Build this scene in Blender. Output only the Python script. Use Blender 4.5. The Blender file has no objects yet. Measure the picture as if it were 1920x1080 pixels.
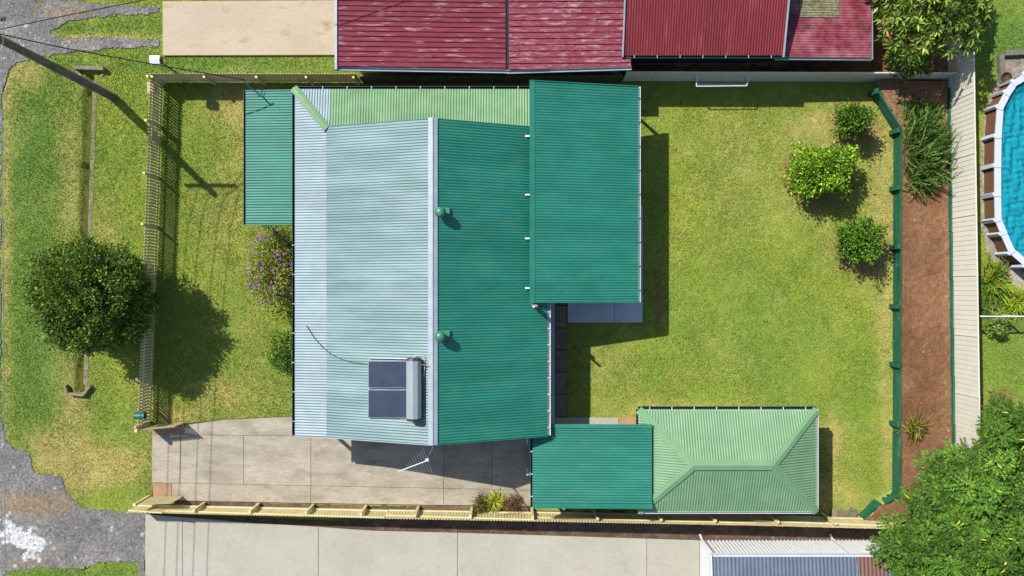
import bpy, math, random
import numpy as np
from mathutils import Vector

# ------------------------------------------------------------------ camera, sky, sun, exposure
SC = bpy.context.scene
COL = SC.collection
H, S = 32.0, 45.0                      # camera height (m), photograph pixels per metre on the ground
cam = bpy.data.cameras.new('camera'); cam.sensor_width = 36; cam.lens = 27.0; cam.clip_end = 2000
camo = bpy.data.objects.new('camera', cam); COL.objects.link(camo)
camo.location = (0, 0, H); camo.rotation_euler = (0, 0, 0)
SC.camera = camo
SX, SY = 0.694, 0.625                  # shadow run per metre of height, along +x and -y
el = math.atan(1 / math.hypot(SX, SY))
world = bpy.data.worlds.new('World'); SC.world = world; world.use_nodes = True
wn = world.node_tree.nodes; wl = world.node_tree.links
sky = wn.new('ShaderNodeTexSky'); sky.sky_type = 'NISHITA'; sky.sun_disc = False
sky.sun_elevation = el; sky.sun_rotation = math.atan2(-SX, SY); sky.air_density = 1.0; sky.dust_density = 0.6
wl.new(sky.outputs[0], wn['Background'].inputs[0]); wn['Background'].inputs[1].default_value = 0.125
sl = bpy.data.lights.new('sun', 'SUN'); sl.energy = 5.0; sl.angle = math.radians(0.5); sl.color = (1.0, 0.965, 0.91)
so = bpy.data.objects.new('sun', sl); COL.objects.link(so)
so.rotation_euler = Vector((SX, -SY, -1)).to_track_quat('-Z', 'Y').to_euler(); so.location = (-30, 30, 60)
SC.view_settings.view_transform = 'Standard'; SC.view_settings.look = 'None'
SC.view_settings.exposure = 0.58; SC.view_settings.gamma = 1.0; SC.view_settings.use_curve_mapping = False
SC.cycles.use_denoising = True
SC.cycles.max_bounces = 6; SC.cycles.diffuse_bounces = 2; SC.cycles.glossy_bounces = 2; SC.cycles.transparent_max_bounces = 6

rng = np.random.default_rng(7); random.seed(7)

# ------------------------------------------------------------------ helpers
def lin(v):
    v = v / 255.0
    return v / 12.92 if v <= 0.04045 else ((v + 0.055) / 1.055) ** 2.4
KEXP = 1.75
def c(r, g, b, k=KEXP): return (lin(r) / k, lin(g) / k, lin(b) / k)
LUT = np.array([lin(i) for i in range(256)])
def W(px, py, h=0.0):
    k = (H - h) / H / S
    return ((px - 960) * k, (540 - py) * k, h)
def W2(pts, h=0.0): return [W(x, y, h)[:2] for x, y in pts]

ORG = {}
def org(o): return ORG[o.name] if o else np.zeros(3)
def tag(o, label=None, cat=None, group=None, kind=None):
    if label: o['label'] = label
    if cat: o['category'] = cat
    if group: o['group'] = group
    if kind: o['kind'] = kind
    return o
def empty(name, loc, label, cat, group=None):
    o = bpy.data.objects.new(name, None); COL.objects.link(o)
    o.empty_display_size = 0.2; o.location = loc; ORG[o.name] = np.array(loc, float)
    return tag(o, label, cat, group)
def link(name, me, mat, parent=None, loc=(0, 0, 0), rz=0.0, scale=None):
    o = bpy.data.objects.new(name, me); COL.objects.link(o)
    l = np.array(loc, float); ORG[o.name] = l
    if parent: o.parent = parent
    o.location = l - org(parent); o.rotation_euler = (0, 0, rz)
    if scale: o.scale = scale
    if mat and not me.materials: me.materials.append(mat)
    return o
def np_mesh(name, V, F, smooth=False, col=None):
    """V (n,3), F (m,k) uniform k, col (n,3) per vertex"""
    V = np.asarray(V, np.float32); F = np.asarray(F, np.int32)
    me = bpy.data.meshes.new(name); k = F.shape[1]
    me.vertices.add(len(V)); me.vertices.foreach_set('co', V.ravel())
    me.loops.add(F.size); me.loops.foreach_set('vertex_index', F.ravel())
    me.polygons.add(len(F)); me.polygons.foreach_set('loop_start', np.arange(0, F.size, k, dtype=np.int32))
    me.polygons.foreach_set('loop_total', np.full(len(F), k, np.int32))
    if smooth: me.polygons.foreach_set('use_smooth', np.ones(len(F), bool))
    if col is not None:
        a = me.color_attributes.new('Col', 'FLOAT_COLOR', 'POINT')
        cc = np.ones((len(V), 4), np.float32); cc[:, :3] = col
        a.data.foreach_set('color', cc.ravel())
    me.update(calc_edges=True); me.validate()
    return me

class B:
    def __init__(s): s.v = []; s.f = []
    def add(s, vs, fs):
        n = len(s.v); s.v += [tuple(map(float, p)) for p in vs]; s.f += [tuple(i + n for i in f) for f in fs]; return s
    def box(s, x0, x1, y0, y1, z0, z1):
        return s.add([(x0, y0, z0), (x1, y0, z0), (x1, y1, z0), (x0, y1, z0), (x0, y0, z1), (x1, y0, z1), (x1, y1, z1), (x0, y1, z1)],
                     [(0, 3, 2, 1), (4, 5, 6, 7), (0, 1, 5, 4), (1, 2, 6, 5), (2, 3, 7, 6), (3, 0, 4, 7)])
    def beam(s, a, b, w, h, up=(0, 0, 1)):
        a = Vector(a); b = Vector(b); d = (b - a).normalized(); u = Vector(up)
        r = d.cross(u); r = r.normalized() if r.length > 1e-5 else Vector((1, 0, 0)); u = r.cross(d)
        vs = []
        for p in (a, b):
            for i, j in ((-1, -1), (1, -1), (1, 1), (-1, 1)): vs.append(p + r * (i * w / 2) + u * (j * h / 2))
        return s.add(vs, [(3, 2, 1, 0), (4, 5, 6, 7), (0, 1, 5, 4), (1, 2, 6, 5), (2, 3, 7, 6), (3, 0, 4, 7)])
    def prism(s, poly, z0, z1):
        n = len(poly)
        ar = sum(poly[i][0] * poly[(i + 1) % n][1] - poly[(i + 1) % n][0] * poly[i][1] for i in range(n))
        if ar < 0: poly = poly[::-1]
        t = z1 if callable(z1) else (lambda x, y: z1)
        return s.add([(x, y, z0) for x, y in poly] + [(x, y, t(x, y)) for x, y in poly],
                     [tuple(range(n))[::-1], tuple(range(n, 2 * n))] + [(i, (i + 1) % n, n + (i + 1) % n, n + i) for i in range(n)])
    def tube(s, pts, r, n=8, cap=True):
        pts = [Vector(p) for p in pts]; rs = r if hasattr(r, '__len__') else [r] * len(pts)
        base = len(s.v); up = Vector((0.3, 0.2, 1)).normalized()
        for i, p in enumerate(pts):
            d = (pts[min(i + 1, len(pts) - 1)] - pts[max(i - 1, 0)]).normalized()
            a = d.cross(up); a = a.normalized() if a.length > 1e-4 else Vector((1, 0, 0)); b = d.cross(a)
            for k in range(n):
                t = 2 * math.pi * k / n; s.v.append(tuple(p + (a * math.cos(t) + b * math.sin(t)) * rs[i]))
        for i in range(len(pts) - 1):
            for k in range(n):
                k2 = (k + 1) % n; q = base + i * n; s.f.append((q + k, q + k2, q + n + k2, q + n + k))
        if cap:
            s.f.append(tuple(base + k for k in range(n))); q = base + (len(pts) - 1) * n; s.f.append(tuple(q + n - 1 - k for k in range(n)))
        return s
    def lathe(s, cx, cy, prof, n=16):
        base = len(s.v)
        for r, z in prof:
            for k in range(n): t = 2 * math.pi * k / n; s.v.append((cx + r * math.cos(t), cy + r * math.sin(t), z))
        for i in range(len(prof) - 1):
            for k in range(n): k2 = (k + 1) % n; q = base + i * n; s.f.append((q + k, q + k2, q + n + k2, q + n + k))
        q = base + (len(prof) - 1) * n; s.f.append(tuple(q + k for k in range(n))); s.f.append(tuple(base + n - 1 - k for k in range(n)))
        return s
    def mesh(s, name, o=(0, 0, 0), smooth=False):
        me = bpy.data.meshes.new(name); o = np.array(o, float)
        me.from_pydata([tuple(np.array(p) - o) for p in s.v], [], s.f)
        if smooth:
            for p in me.polygons: p.use_smooth = True
        me.update(); return me
    def make(s, name, mat, parent=None, smooth=False):
        a = np.array(s.v)
        o = org(parent) if parent else np.array([(a[:, 0].min() + a[:, 0].max()) / 2, (a[:, 1].min() + a[:, 1].max()) / 2, a[:, 2].min()])
        return link(name, s.mesh(name, o, smooth), mat, parent, o)

# ------------------------------------------------------------------ materials
def nodes(name):
    m = bpy.data.materials.new(name); m.use_nodes = True
    return m, m.node_tree.nodes, m.node_tree.links, m.node_tree.nodes['Principled BSDF']
def pm(name, c1, c2=None, scale=2.0, rough=0.7, spec=0.3, metal=0.0, stretch=(1, 1, 1), lo=0.4, hi=0.65, c3=None, scale3=12, lo3=.55, hi3=.7,
       bump=0.0, bscale=60, rnd=0.0, fine=0.0, fscale=60):
    m, N, L, P = nodes(name)
    P.inputs['Roughness'].default_value = rough; P.inputs['Metallic'].default_value = metal; P.inputs['Specular IOR Level'].default_value = spec
    geo = N.new('ShaderNodeNewGeometry'); mp = N.new('ShaderNodeMapping'); mp.inputs['Scale'].default_value = stretch
    L.new(geo.outputs['Position'], mp.inputs['Vector'])
    def noise(sc, det=5): n = N.new('ShaderNodeTexNoise'); n.inputs['Scale'].default_value = sc; n.inputs['Detail'].default_value = det; n.inputs['Roughness'].default_value = .6; L.new(mp.outputs[0], n.inputs['Vector']); return n
    def rng_(n, a, b): r = N.new('ShaderNodeMapRange'); r.inputs['From Min'].default_value = a; r.inputs['From Max'].default_value = b; L.new(n.outputs[0], r.inputs['Value']); return r
    def mix(f, a, b, mode='MIX'):
        x = N.new('ShaderNodeMix'); x.data_type = 'RGBA'; x.blend_type = mode
        if hasattr(f, 'outputs'): L.new(f.outputs[0], x.inputs[0])
        else: x.inputs[0].default_value = f
        for i, q in ((6, a), (7, b)):
            if isinstance(q, tuple): x.inputs[i].default_value = (*q, 1)
            else: L.new(q, x.inputs[i])
        return x.outputs[2]
    cur = c1
    if c2: cur = mix(rng_(noise(scale), lo, hi), c1, c2)
    if c3: cur = mix(rng_(noise(scale3), lo3, hi3), cur, c3)
    if fine:
        f = rng_(noise(fscale, 2), .3, .7); f.inputs['To Min'].default_value = 1 - fine; f.inputs['To Max'].default_value = 1 + fine
        hs = N.new('ShaderNodeHueSaturation'); L.new(f.outputs[0], hs.inputs['Value'])
        if isinstance(cur, tuple): hs.inputs['Color'].default_value = (*cur, 1)
        else: L.new(cur, hs.inputs['Color'])
        cur = hs.outputs[0]
    if rnd:
        oi = N.new('ShaderNodeObjectInfo'); r = N.new('ShaderNodeMapRange'); L.new(oi.outputs['Random'], r.inputs['Value'])
        r.inputs['To Min'].default_value = 1 - rnd; r.inputs['To Max'].default_value = 1 + rnd
        hs = N.new('ShaderNodeHueSaturation'); L.new(r.outputs[0], hs.inputs['Value'])
        if isinstance(cur, tuple): hs.inputs['Color'].default_value = (*cur, 1)
        else: L.new(cur, hs.inputs['Color'])
        cur = hs.outputs[0]
    if isinstance(cur, tuple): P.inputs['Base Color'].default_value = (*cur, 1)
    else: L.new(cur, P.inputs['Base Color'])
    if bump:
        b = N.new('ShaderNodeBump'); b.inputs['Strength'].default_value = bump; b.inputs['Distance'].default_value = 0.02
        L.new(noise(bscale, 3).outputs[0], b.inputs['Height']); L.new(b.outputs[0], P.inputs['Normal'])
    return m
def vcol(name, rough=0.9, spec=0.1, fine=0.25, fscale=25, translucent=0.0, bump=0.0, bscale=30):
    m, N, L, P = nodes(name)
    P.inputs['Roughness'].default_value = rough; P.inputs['Specular IOR Level'].default_value = spec
    at = N.new('ShaderNodeVertexColor'); at.layer_name = 'Col'; cur = at.outputs[0]
    if fine or bump:
        geo = N.new('ShaderNodeNewGeometry'); n = N.new('ShaderNodeTexNoise'); n.inputs['Scale'].default_value = fscale; n.inputs['Detail'].default_value = 3
        L.new(geo.outputs['Position'], n.inputs['Vector'])
    if fine:
        r = N.new('ShaderNodeMapRange'); r.inputs['From Min'].default_value = .3; r.inputs['From Max'].default_value = .7
        r.inputs['To Min'].default_value = 1 - fine; r.inputs['To Max'].default_value = 1 + fine; L.new(n.outputs[0], r.inputs['Value'])
        hs = N.new('ShaderNodeHueSaturation'); L.new(r.outputs[0], hs.inputs['Value']); L.new(cur, hs.inputs['Color']); cur = hs.outputs[0]
    L.new(cur, P.inputs['Base Color'])
    if bump:
        b = N.new('ShaderNodeBump'); b.inputs['Strength'].default_value = bump; b.inputs['Distance'].default_value = .03
        L.new(n.outputs[0], b.inputs['Height']); L.new(b.outputs[0], P.inputs['Normal'])
    if translucent:
        t = N.new('ShaderNodeBsdfTranslucent'); L.new(cur, t.inputs[0]); mx = N.new('ShaderNodeMixShader'); mx.inputs[0].default_value = translucent
        L.new(P.outputs[0], mx.inputs[1]); L.new(t.outputs[0], mx.inputs[2]); L.new(mx.outputs[0], N['Material Output'].inputs[0])
    return m

M = {}
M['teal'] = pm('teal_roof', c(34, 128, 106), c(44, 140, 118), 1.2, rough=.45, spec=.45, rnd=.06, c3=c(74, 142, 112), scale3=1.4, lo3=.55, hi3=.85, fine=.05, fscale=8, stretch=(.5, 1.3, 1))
M['teal_glare'] = pm('teal_roof_glare', c(114, 146, 145), c(140, 169, 168), .9, rough=.36, spec=.6, rnd=.09, stretch=(.22, 1.5, 1), fine=.05, fscale=14)  # teal of the front slope, with sun glare painted in as a paler base
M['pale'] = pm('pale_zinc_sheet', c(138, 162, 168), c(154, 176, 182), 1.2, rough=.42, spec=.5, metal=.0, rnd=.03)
M['mint'] = pm('mint_green_roof', c(112, 158, 106), c(132, 172, 124), 1.5, rough=.5, spec=.35, rnd=.05)
M['mint_pale'] = pm('light_mint_roof', c(122, 164, 118), c(136, 174, 130), 1.5, rough=.55, spec=.3, rnd=.03)
M['mint_cap'] = pm('mint_capping', c(122, 168, 120), c(132, 174, 128), 2, rough=.5, spec=.3)
M['zinc'] = pm('zinc_capping', c(168, 182, 190), c(182, 194, 200), 3, rough=.45, spec=.5)
M['white'] = pm('white_paint', c(246, 248, 248), c(232, 236, 236), 4, rough=.45, spec=.4)
M['gutter_dark'] = pm('dark_gutter', c(46, 70, 66), rough=.5)
M['red_pan'] = pm('faded_red_deck', c(134, 50, 64), c(148, 66, 78), 3.5, rough=.75, spec=.2, stretch=(.5, 3.0, 1), c3=c(205, 172, 180), scale3=2.6, lo3=.56, hi3=.74, rnd=.07)
M['red'] = pm('red_corrugated', c(140, 38, 46), c(122, 34, 44), 2.5, rough=.55, spec=.35, stretch=(3.0, .3, 1), c3=c(176, 84, 82), scale3=1.6, lo3=.56, hi3=.8, rnd=.1, fine=.08, fscale=6)
M['red_old'] = pm('weathered_red_corrugated', c(140, 44, 60), c(182, 112, 120), 1.6, rough=.6, spec=.35, c3=c(92, 66, 58), scale3=1.3, lo3=.5, hi3=.68, rnd=.05)
M['shed_roof'] = pm('blue_grey_roof', c(104, 116, 132), c(116, 128, 142), 1.2, rough=.35, spec=.6, rnd=.04)
M['shed_rust'] = pm('rusty_blue_grey_roof', c(96, 112, 134), c(136, 96, 82), .9, lo=.42, hi=.5, rough=.5, spec=.4, rnd=.04)
M['red_pan_faded'] = pm('chalky_red_deck', c(140, 56, 70), c(156, 78, 90), 3.5, rough=.75, spec=.2, stretch=(1.0, 4.0, 1), c3=c(200, 168, 172), scale3=2.6, lo3=.52, hi3=.74, rnd=.07)
M['mossy'] = pm('mossy_sheet', c(150, 144, 110), c(104, 100, 70), 5, rough=.9, fine=.2, fscale=15, c3=c(190, 182, 150), scale3=9)
M['cream'] = pm('cream_steel', c(250, 243, 222), c(244, 236, 214), 2, rough=.5, spec=.3, rnd=.03)
M['yellow'] = pm('yellow_fence_paint', c(247, 232, 178), c(240, 222, 160), 3, rough=.65, spec=.2, rnd=.08)
M['olive'] = pm('olive_fence_steel', c(98, 96, 74), c(84, 84, 66), 2, rough=.6)
M['greenwood'] = pm('green_painted_timber', c(44, 116, 82), c(34, 96, 70), 3, rough=.6, spec=.25, stretch=(1, .4, 1), c3=c(120, 138, 112), scale3=5, lo3=.62, hi3=.72, rnd=.08)
M['grey_timber'] = pm('grey_timber', c(140, 132, 122), c(112, 106, 100), 3, rough=.85, stretch=(4, 1, 1), bump=.3)
M['pole'] = pm('pole_timber', c(142, 128, 110), c(108, 96, 82), 3, rough=.85, stretch=(5, 5, .4), bump=.4)
M['steel'] = pm('galvanised_steel', c(190, 196, 200), rough=.35, metal=.6)
M['black'] = pm('black_plastic', c(24, 25, 27), rough=.5)
M['wire'] = pm('black_cable', c(22, 22, 24), rough=.6)
M['wall'] = pm('cream_weatherboard', c(212, 206, 186), c(200, 194, 176), 2, rough=.7)
M['wall_blue'] = pm('blue_grey_wall', c(96, 122, 160), c(84, 110, 148), 2, rough=.7)
M['wall_brown'] = pm('brown_wall', c(124, 92, 78), rough=.8)
M['glass'] = pm('window_glass', c(40, 50, 58), rough=.08, spec=.6)
M['concrete'] = pm('driveway_concrete', c(198, 187, 166), c(176, 166, 148), .9, rough=.9, spec=.15, c3=c(160, 146, 124), scale3=1.6, lo3=.48, hi3=.78, rnd=.05, fine=.12, fscale=11, stretch=(.6, 1.4, 1), bump=.15)
M['concrete_new'] = pm('smooth_concrete', c(200, 194, 176), c(190, 185, 168), .5, rough=.9, spec=.15, c3=c(172, 164, 142), scale3=.9, lo3=.6, hi3=.85, rnd=.03, fine=.06, fscale=9)
M['concrete_tan'] = pm('tan_concrete', c(212, 194, 168), c(204, 186, 160), .7, rough=.9, spec=.15, c3=c(178, 158, 126), scale3=1.6, lo3=.58, hi3=.74, fine=.06, fscale=9, stretch=(.7, 1.2, 1))
M['concrete_grey'] = pm('grey_slab_concrete', c(214, 220, 224), c(202, 208, 212), 1.5, rough=.9, fine=.06)
M['paver'] = pm('old_paver', c(150, 136, 118), c(126, 114, 100), 3, rough=.9, rnd=.12, fine=.1, bump=.2)
M['terracotta'] = pm('terracotta_paver', c(196, 156, 120), c(180, 140, 108), 3, rough=.9, rnd=.08, fine=.1)
M['stone'] = pm('garden_stone', c(150, 138, 116), c(120, 110, 92), 4, rough=.9, rnd=.2, bump=.4)
M['bark'] = pm('bark', c(96, 80, 62), c(70, 58, 46), 6, rough=.9, bump=.4, bscale=20)
M['soil_dark'] = pm('brown_soil', c(112, 84, 66), c(92, 70, 56), 2, rough=1, fine=.25, fscale=30, bump=.5)
M['ground'] = vcol('ground_turf', fine=.2, fscale=22, bump=.5)
M['gravel'] = vcol('gravel', rough=.85, spec=.25, fine=.32, fscale=30, bump=.6)
M['soil'] = vcol('garden_soil', fine=.28, fscale=18, bump=.7)
M['blade'] = vcol('grass_blade', rough=.6, spec=.2, fine=0, translucent=.3)
M['leaf'] = vcol('leaf', rough=.5, spec=.22, fine=0, translucent=.3)
M['leaf_matt'] = vcol('soft_leaf', rough=.7, spec=.2, fine=0, translucent=.3)
M['petal'] = pm('purple_petal', c(176, 72, 196), c(150, 56, 180), 8, rough=.6)

# ------------------------------------------------------------------ numpy noise and masks
_tab = rng.random((256, 256))
def vnoise(x, y, sc):
    x = np.asarray(x) * sc + 1000; y = np.asarray(y) * sc + 1000
    xi = np.floor(x).astype(int); yi = np.floor(y).astype(int); fx = x - xi; fy = y - yi
    fx = fx * fx * (3 - 2 * fx); fy = fy * fy * (3 - 2 * fy)
    g = lambda i, j: _tab[(xi + i) % 256, (yi + j) % 256]
    return (g(0, 0) * (1 - fx) + g(1, 0) * fx) * (1 - fy) + (g(0, 1) * (1 - fx) + g(1, 1) * fx) * fy
def fbm(x, y, sc, o=4):
    t = 0; a = 1; n = 0
    for i in range(o): t = t + a * vnoise(x + i * 17.3, y - i * 9.1, sc * 2 ** i); n += a; a *= .55
    return t / n
def inside(px, py, poly):
    r = np.zeros(np.shape(px), bool); n = len(poly)
    for i in range(n):
        x0, y0 = poly[i]; x1, y1 = poly[(i + 1) % n]
        if y0 == y1: continue
        r ^= ((y0 > py) != (y1 > py)) & (px < (x1 - x0) * (py - y0) / (y1 - y0) + x0)
    return r
def s2l(a): return LUT[np.clip(a, 0, 255).astype(int)] / KEXP
def topx(x, y, h=0.0): f = H / (H - h) * S; return x * f + 960, 540 - y * f

# ------------------------------------------------------------------ ground
WALLLINE = [(1640, 60), (1640, 176), (1679, 243), (1677, 920), (1642, 938), (1607, 968), (1640, 1120)]   # foot of the timber wall, in photograph pixels
def wall_px(py):
    ys = [p[1] for p in WALLLINE]; xs = [p[0] for p in WALLLINE]
    return np.interp(py, ys, xs)
BED = 0.5
DITCH = [(160, 136), (173, 136), (164, 450), (157, 735), (143, 735), (150, 450)]
def zground(x, y):
    px, py = topx(x, y)
    z = np.where((px > wall_px(py) + 2) & (py > 166) & (py < 968), BED, 0.0)
    z = np.where(px > 1797 , BED, z)
    z = np.where(inside(px, py, DITCH), -.5, z)
    return z
GREEN = np.array([122, 147, 58.]); LIME = np.array([154, 166, 66.]); TAN = np.array([188, 172, 106.]); DEEP = np.array([100, 140, 62.]); SOILC = np.array([150, 108, 76.])
# tone blobs that belong to the turf itself: (px, py, rx, ry, dry amount)
DRY = [(1560, 250, 90, 70, .55), (1500, 360, 70, 60, .3), (1650, 330, 26, 200, .5), (1600, 440, 60, 60, .25), (1665, 700, 16, 330, .55), (1380, 300, 70, 160, .25), (1560, 815, 24, 40, .8), (1560, 930, 60, 40, .55),
       (1260, 770, 150, 22, .4), (1120, 700, 70, 70, .25), (440, 200, 60, 40, .6), (450, 300, 30, 150, .4), (400, 420, 30, 120, .35), (430, 740, 90, 40, .45), (340, 780, 60, 20, .5),
       (210, 860, 90, 30, .75), (110, 840, 60, 40, .85), (130, 900, 60, 30, .8), (230, 890, 40, 22, .6), (40, 130, 40, 40, .7), (12, 400, 12, 500, .5), (135, 330, 25, 150, .45), (110, 640, 30, 60, .4), (140, 760, 30, 60, .5),
       (200, 420, 30, 60, .35), (250, 700, 30, 60, .2), (150, 70, 60, 10, .6), (250, 70, 60, 8, .5), (480, 640, 30, 80, .3), (1160, 520, 60, 120, .1), (1780, 620, 10, 10, .4), (1862, 750, 26, 24, .0), (590, 115, 60, 18, .15)]
SOILSPOT = [(1605, 238, 42, 40), (1548, 345, 52, 50), (1612, 470, 50, 46), (1480, 325, 12, 30), (1862, 750, 24, 22), (1235, 560, 8, 60)]
LUSH = [(60, 300, 60, 220, .6), (70, 650, 60, 160, .6), (200, 50, 120, 16, .5), (450, 120, 220, 16, .7), (1880, 90, 60, 80, .9), (1880, 700, 50, 120, .35), (1380, 640, 160, 90, .2), (140, 1075, 90, 14, .6), (240, 1065, 30, 16, .3)]
def lawn_color(x, y):
    px, py = topx(x, y)
    n1 = fbm(x, y, .55); n2 = fbm(x + 50, y, 1.7); n3 = fbm(x, y + 80, 6.0, 3)
    lime = np.clip((n1 - .40) * 1.2 + .40, 0, 1)
    lime = np.where(px < 158, lime * .45, lime)
    col = GREEN + (LIME - GREEN) * lime[..., None]
    lush = 0 * px
    for a, b, rx, ry, w in LUSH: lush = lush + w * np.exp(-((px - a) / rx) ** 2 - ((py - b) / ry) ** 2)
    col = col + (DEEP - col) * np.clip(lush, 0, .9)[..., None]
    dry = np.clip((n2 - .5) * .9, 0, .3)
    for a, b, rx, ry, w in DRY: dry = dry + 1.35 * w * np.exp(-((px - a) / rx) ** 2 - ((py - b) / ry) ** 2) * (.5 + n2)
    dry = np.clip(dry * (.6 + .5 * n3), 0, .85)
    col = col + (TAN - col) * dry[..., None]
    so_ = 0 * px
    for a, b, rx, ry in SOILSPOT: so_ = so_ + np.exp(-(((px - a) / rx) ** 2 + ((py - b) / ry) ** 2) ** 2)
    bare = np.clip(so_ * (.35 + .9 * n3), 0, .85)
    col = col + (SOILC - col) * bare[..., None]
    col = col * (.94 + .16 * n3)[..., None]
    col = col * np.where(px < 158, 1.0, np.where(px < 560, 1.03, 1.05))[..., None]
    return s2l(col), np.clip(bare + dry * .35, 0, 1)

gx = np.arange(-24.5, 24.51, .1); gy = np.arange(-14.5, 14.51, .1)
XX, YY = np.meshgrid(gx, gy); ny, nx = XX.shape
ZZ = zground(XX, YY) + .02 * (fbm(XX, YY, .8, 2) - .5) - .02
colg, _ = lawn_color(XX, YY)
V = np.stack([XX, YY, ZZ], -1).reshape(-1, 3); I = np.arange(ny * nx).reshape(ny, nx)
F = np.stack([I[:-1, :-1], I[:-1, 1:], I[1:, 1:], I[1:, :-1]], -1).reshape(-1, 4)
# outer apron to the horizon, joined to the fine sheet's corners
R = 900.0
ov = [(-R, -R, -.3), (R, -R, -.3), (R, R, -.3), (-R, R, -.3)]
cidx = [I[0, 0], I[0, -1], I[-1, -1], I[-1, 0]]
V2 = np.vstack([V, ov]); n0 = len(V)
F2 = np.vstack([F, [[n0 + i, n0 + (i + 1) % 4, cidx[(i + 1) % 4], cidx[i]] for i in range(4)]])
C2 = np.vstack([colg.reshape(-1, 3), np.tile(s2l(np.array([92, 106, 56])), (4, 1))])
tag(link('ground', np_mesh('ground', V2, F2, False, C2), M['ground']), kind='structure')

def sheet(name, poly_px, colfn, mat, h=0.0, res=.07, lift=.006, jag=.10, relief=.012):
    P = np.array([W(x, y, h)[:2] for x, y in poly_px])
    x0, y0 = P.min(0) - .2; x1, y1 = P.max(0) + .2
    x0 = max(x0, -24); x1 = min(x1, 24); y0 = max(y0, -14); y1 = min(y1, 14)
    X, Y = np.meshgrid(np.arange(x0, x1, res), np.arange(y0, y1, res))
    jx = X + jag * 2 * (fbm(X, Y, 3.0, 3) - .5); jy = Y + jag * 2 * (fbm(X + 31, Y, 3.0, 3) - .5)
    m = inside(jx, jy, [tuple(p) for p in P])
    cell = m[:-1, :-1] & m[1:, :-1] & m[:-1, 1:] & m[1:, 1:]
    Z = h + lift + relief * fbm(X, Y, 5, 3)
    Vv = np.stack([X, Y, Z], -1).reshape(-1, 3); Ii = np.arange(X.size).reshape(X.shape)
    Ff = np.stack([Ii[:-1, :-1], Ii[:-1, 1:], Ii[1:, 1:], Ii[1:, :-1]], -1)[cell]
    used = np.unique(Ff); rm = np.full(X.size, -1); rm[used] = np.arange(len(used))
    cc = colfn(Vv[used, 0], Vv[used, 1])
    return tag(link(name, np_mesh(name, Vv[used], rm[Ff], False, cc), mat), kind='structure')

ROAD_T = [(-140, -80), (62, -80), (66, 2), (110, -1), (150, 2), (230, 8), (262, 13), (302, 10), (300, 25), (260, 26), (190, 33), (130, 42), (92, 60), (112, 69), (200, 70), (250, 73), (299, 72), (298, 91), (230, 91), (170, 95), (100, 103), (55, 113), (20, 130), (6, 165), (1, 300), (1, 780), (-140, 780)]
ROAD_B = [(-140, 780), (2, 780), (8, 820), (25, 838), (55, 850), (62, 885), (115, 893), (125, 925), (150, 945), (165, 953), (275, 960), (275, 1180), (262, 1180), (258, 1057), (225, 1053), (180, 1057), (165, 1066), (60, 1066), (12, 1071), (5, 1180), (-140, 1180)]
def gravel_col(x, y):
    px, py = topx(x, y); n = fbm(x, y, 1.2); n3 = fbm(x, y, 14, 2); n4 = vnoise(x, y, 23) * .6 + .4 * rng.random(np.shape(x))
    col = np.array([124, 121, 118.]) + (np.array([152, 147, 140.]) - np.array([124, 121, 118.])) * np.clip((n - .35) * 2.5, 0, 1)[..., None]
    br = .9 * np.exp(-((px - 70) / 75) ** 2 - ((py - 945) / 22) ** 2) + .6 * np.exp(-((px - 130) / 60) ** 2 - ((py - 22) / 10) ** 2) + .5 * np.exp(-((px - 140) / 30) ** 2 - ((py - 74) / 8) ** 2) + .55 * np.exp(-((px - 60) / 40) ** 2 - ((py - 1052) / 10) ** 2)
    col = col + (np.array([160, 134, 100.]) - col) * np.clip(br * (.5 + n), 0, .9)[..., None]
    sp = np.exp(-((px - 22) / 28) ** 2 - ((py - 990) / 20) ** 2) + np.exp(-((px - 52) / 30) ** 2 - ((py - 1022) / 26) ** 2) + .7 * np.exp(-((px - 85) / 22) ** 2 - ((py - 1012) / 16) ** 2)
    wh = np.clip((sp * 1.15 + (fbm(x, y, 3.2, 4) - .5) * 2.2 - .55) * 3.5, 0, 1)
    col = col + (np.array([226, 224, 222.]) - col) * wh[..., None]
    col = col * (.76 + .48 * n3)[..., None]
    tr = np.clip(np.exp(-((py - 80) / 14) ** 2) * (px < 310) + np.exp(-((py - 15) / 12) ** 2) * (px > 190) * (px < 310) + .25, 0, 1)
    col = np.where((n4 > .93 - .13 * tr)[..., None], col * 1.35 + 16, col)
    return s2l(col)
sheet('gravel_road_shoulder', ROAD_T, gravel_col, M['gravel'], res=.045, jag=.13)
sheet('gravel_crossover', ROAD_B, gravel_col, M['gravel'], res=.045, jag=.13)
def soil_col(x, y):
    px, py = topx(x, y, BED); n = fbm(x, y, 1.0); n3 = fbm(x, y, 9, 3); n4 = vnoise(x + 9, y, 14)
    col = np.array([124, 88, 62.]) + (np.array([148, 110, 80.]) - np.array([124, 88, 62.])) * np.clip((n - .3) * 2.2, 0, 1)[..., None]
    mul = np.exp(-((py - 210) / 70) ** 2) * .5 + np.exp(-((px - 1775) / 10) ** 2) * .35
    col = col + (np.array([178, 146, 116.]) - col) * np.clip(mul * (n3 + .3), 0, .8)[..., None]
    col = col * (.84 + .32 * n3)[..., None]
    col = np.where((n4 > .985 - .06 * mul)[..., None], np.array([214, 186, 156.]), col)
    return s2l(col)
BEDPOLY = [(1638, 150), (1800, 150), (1806, 985), (1622, 975), (1650, 944), (1684, 926), (1687, 246)]
sheet('garden_bed', BEDPOLY, soil_col, M['soil'], h=BED, res=.06, lift=.0, relief=.05)
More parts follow.
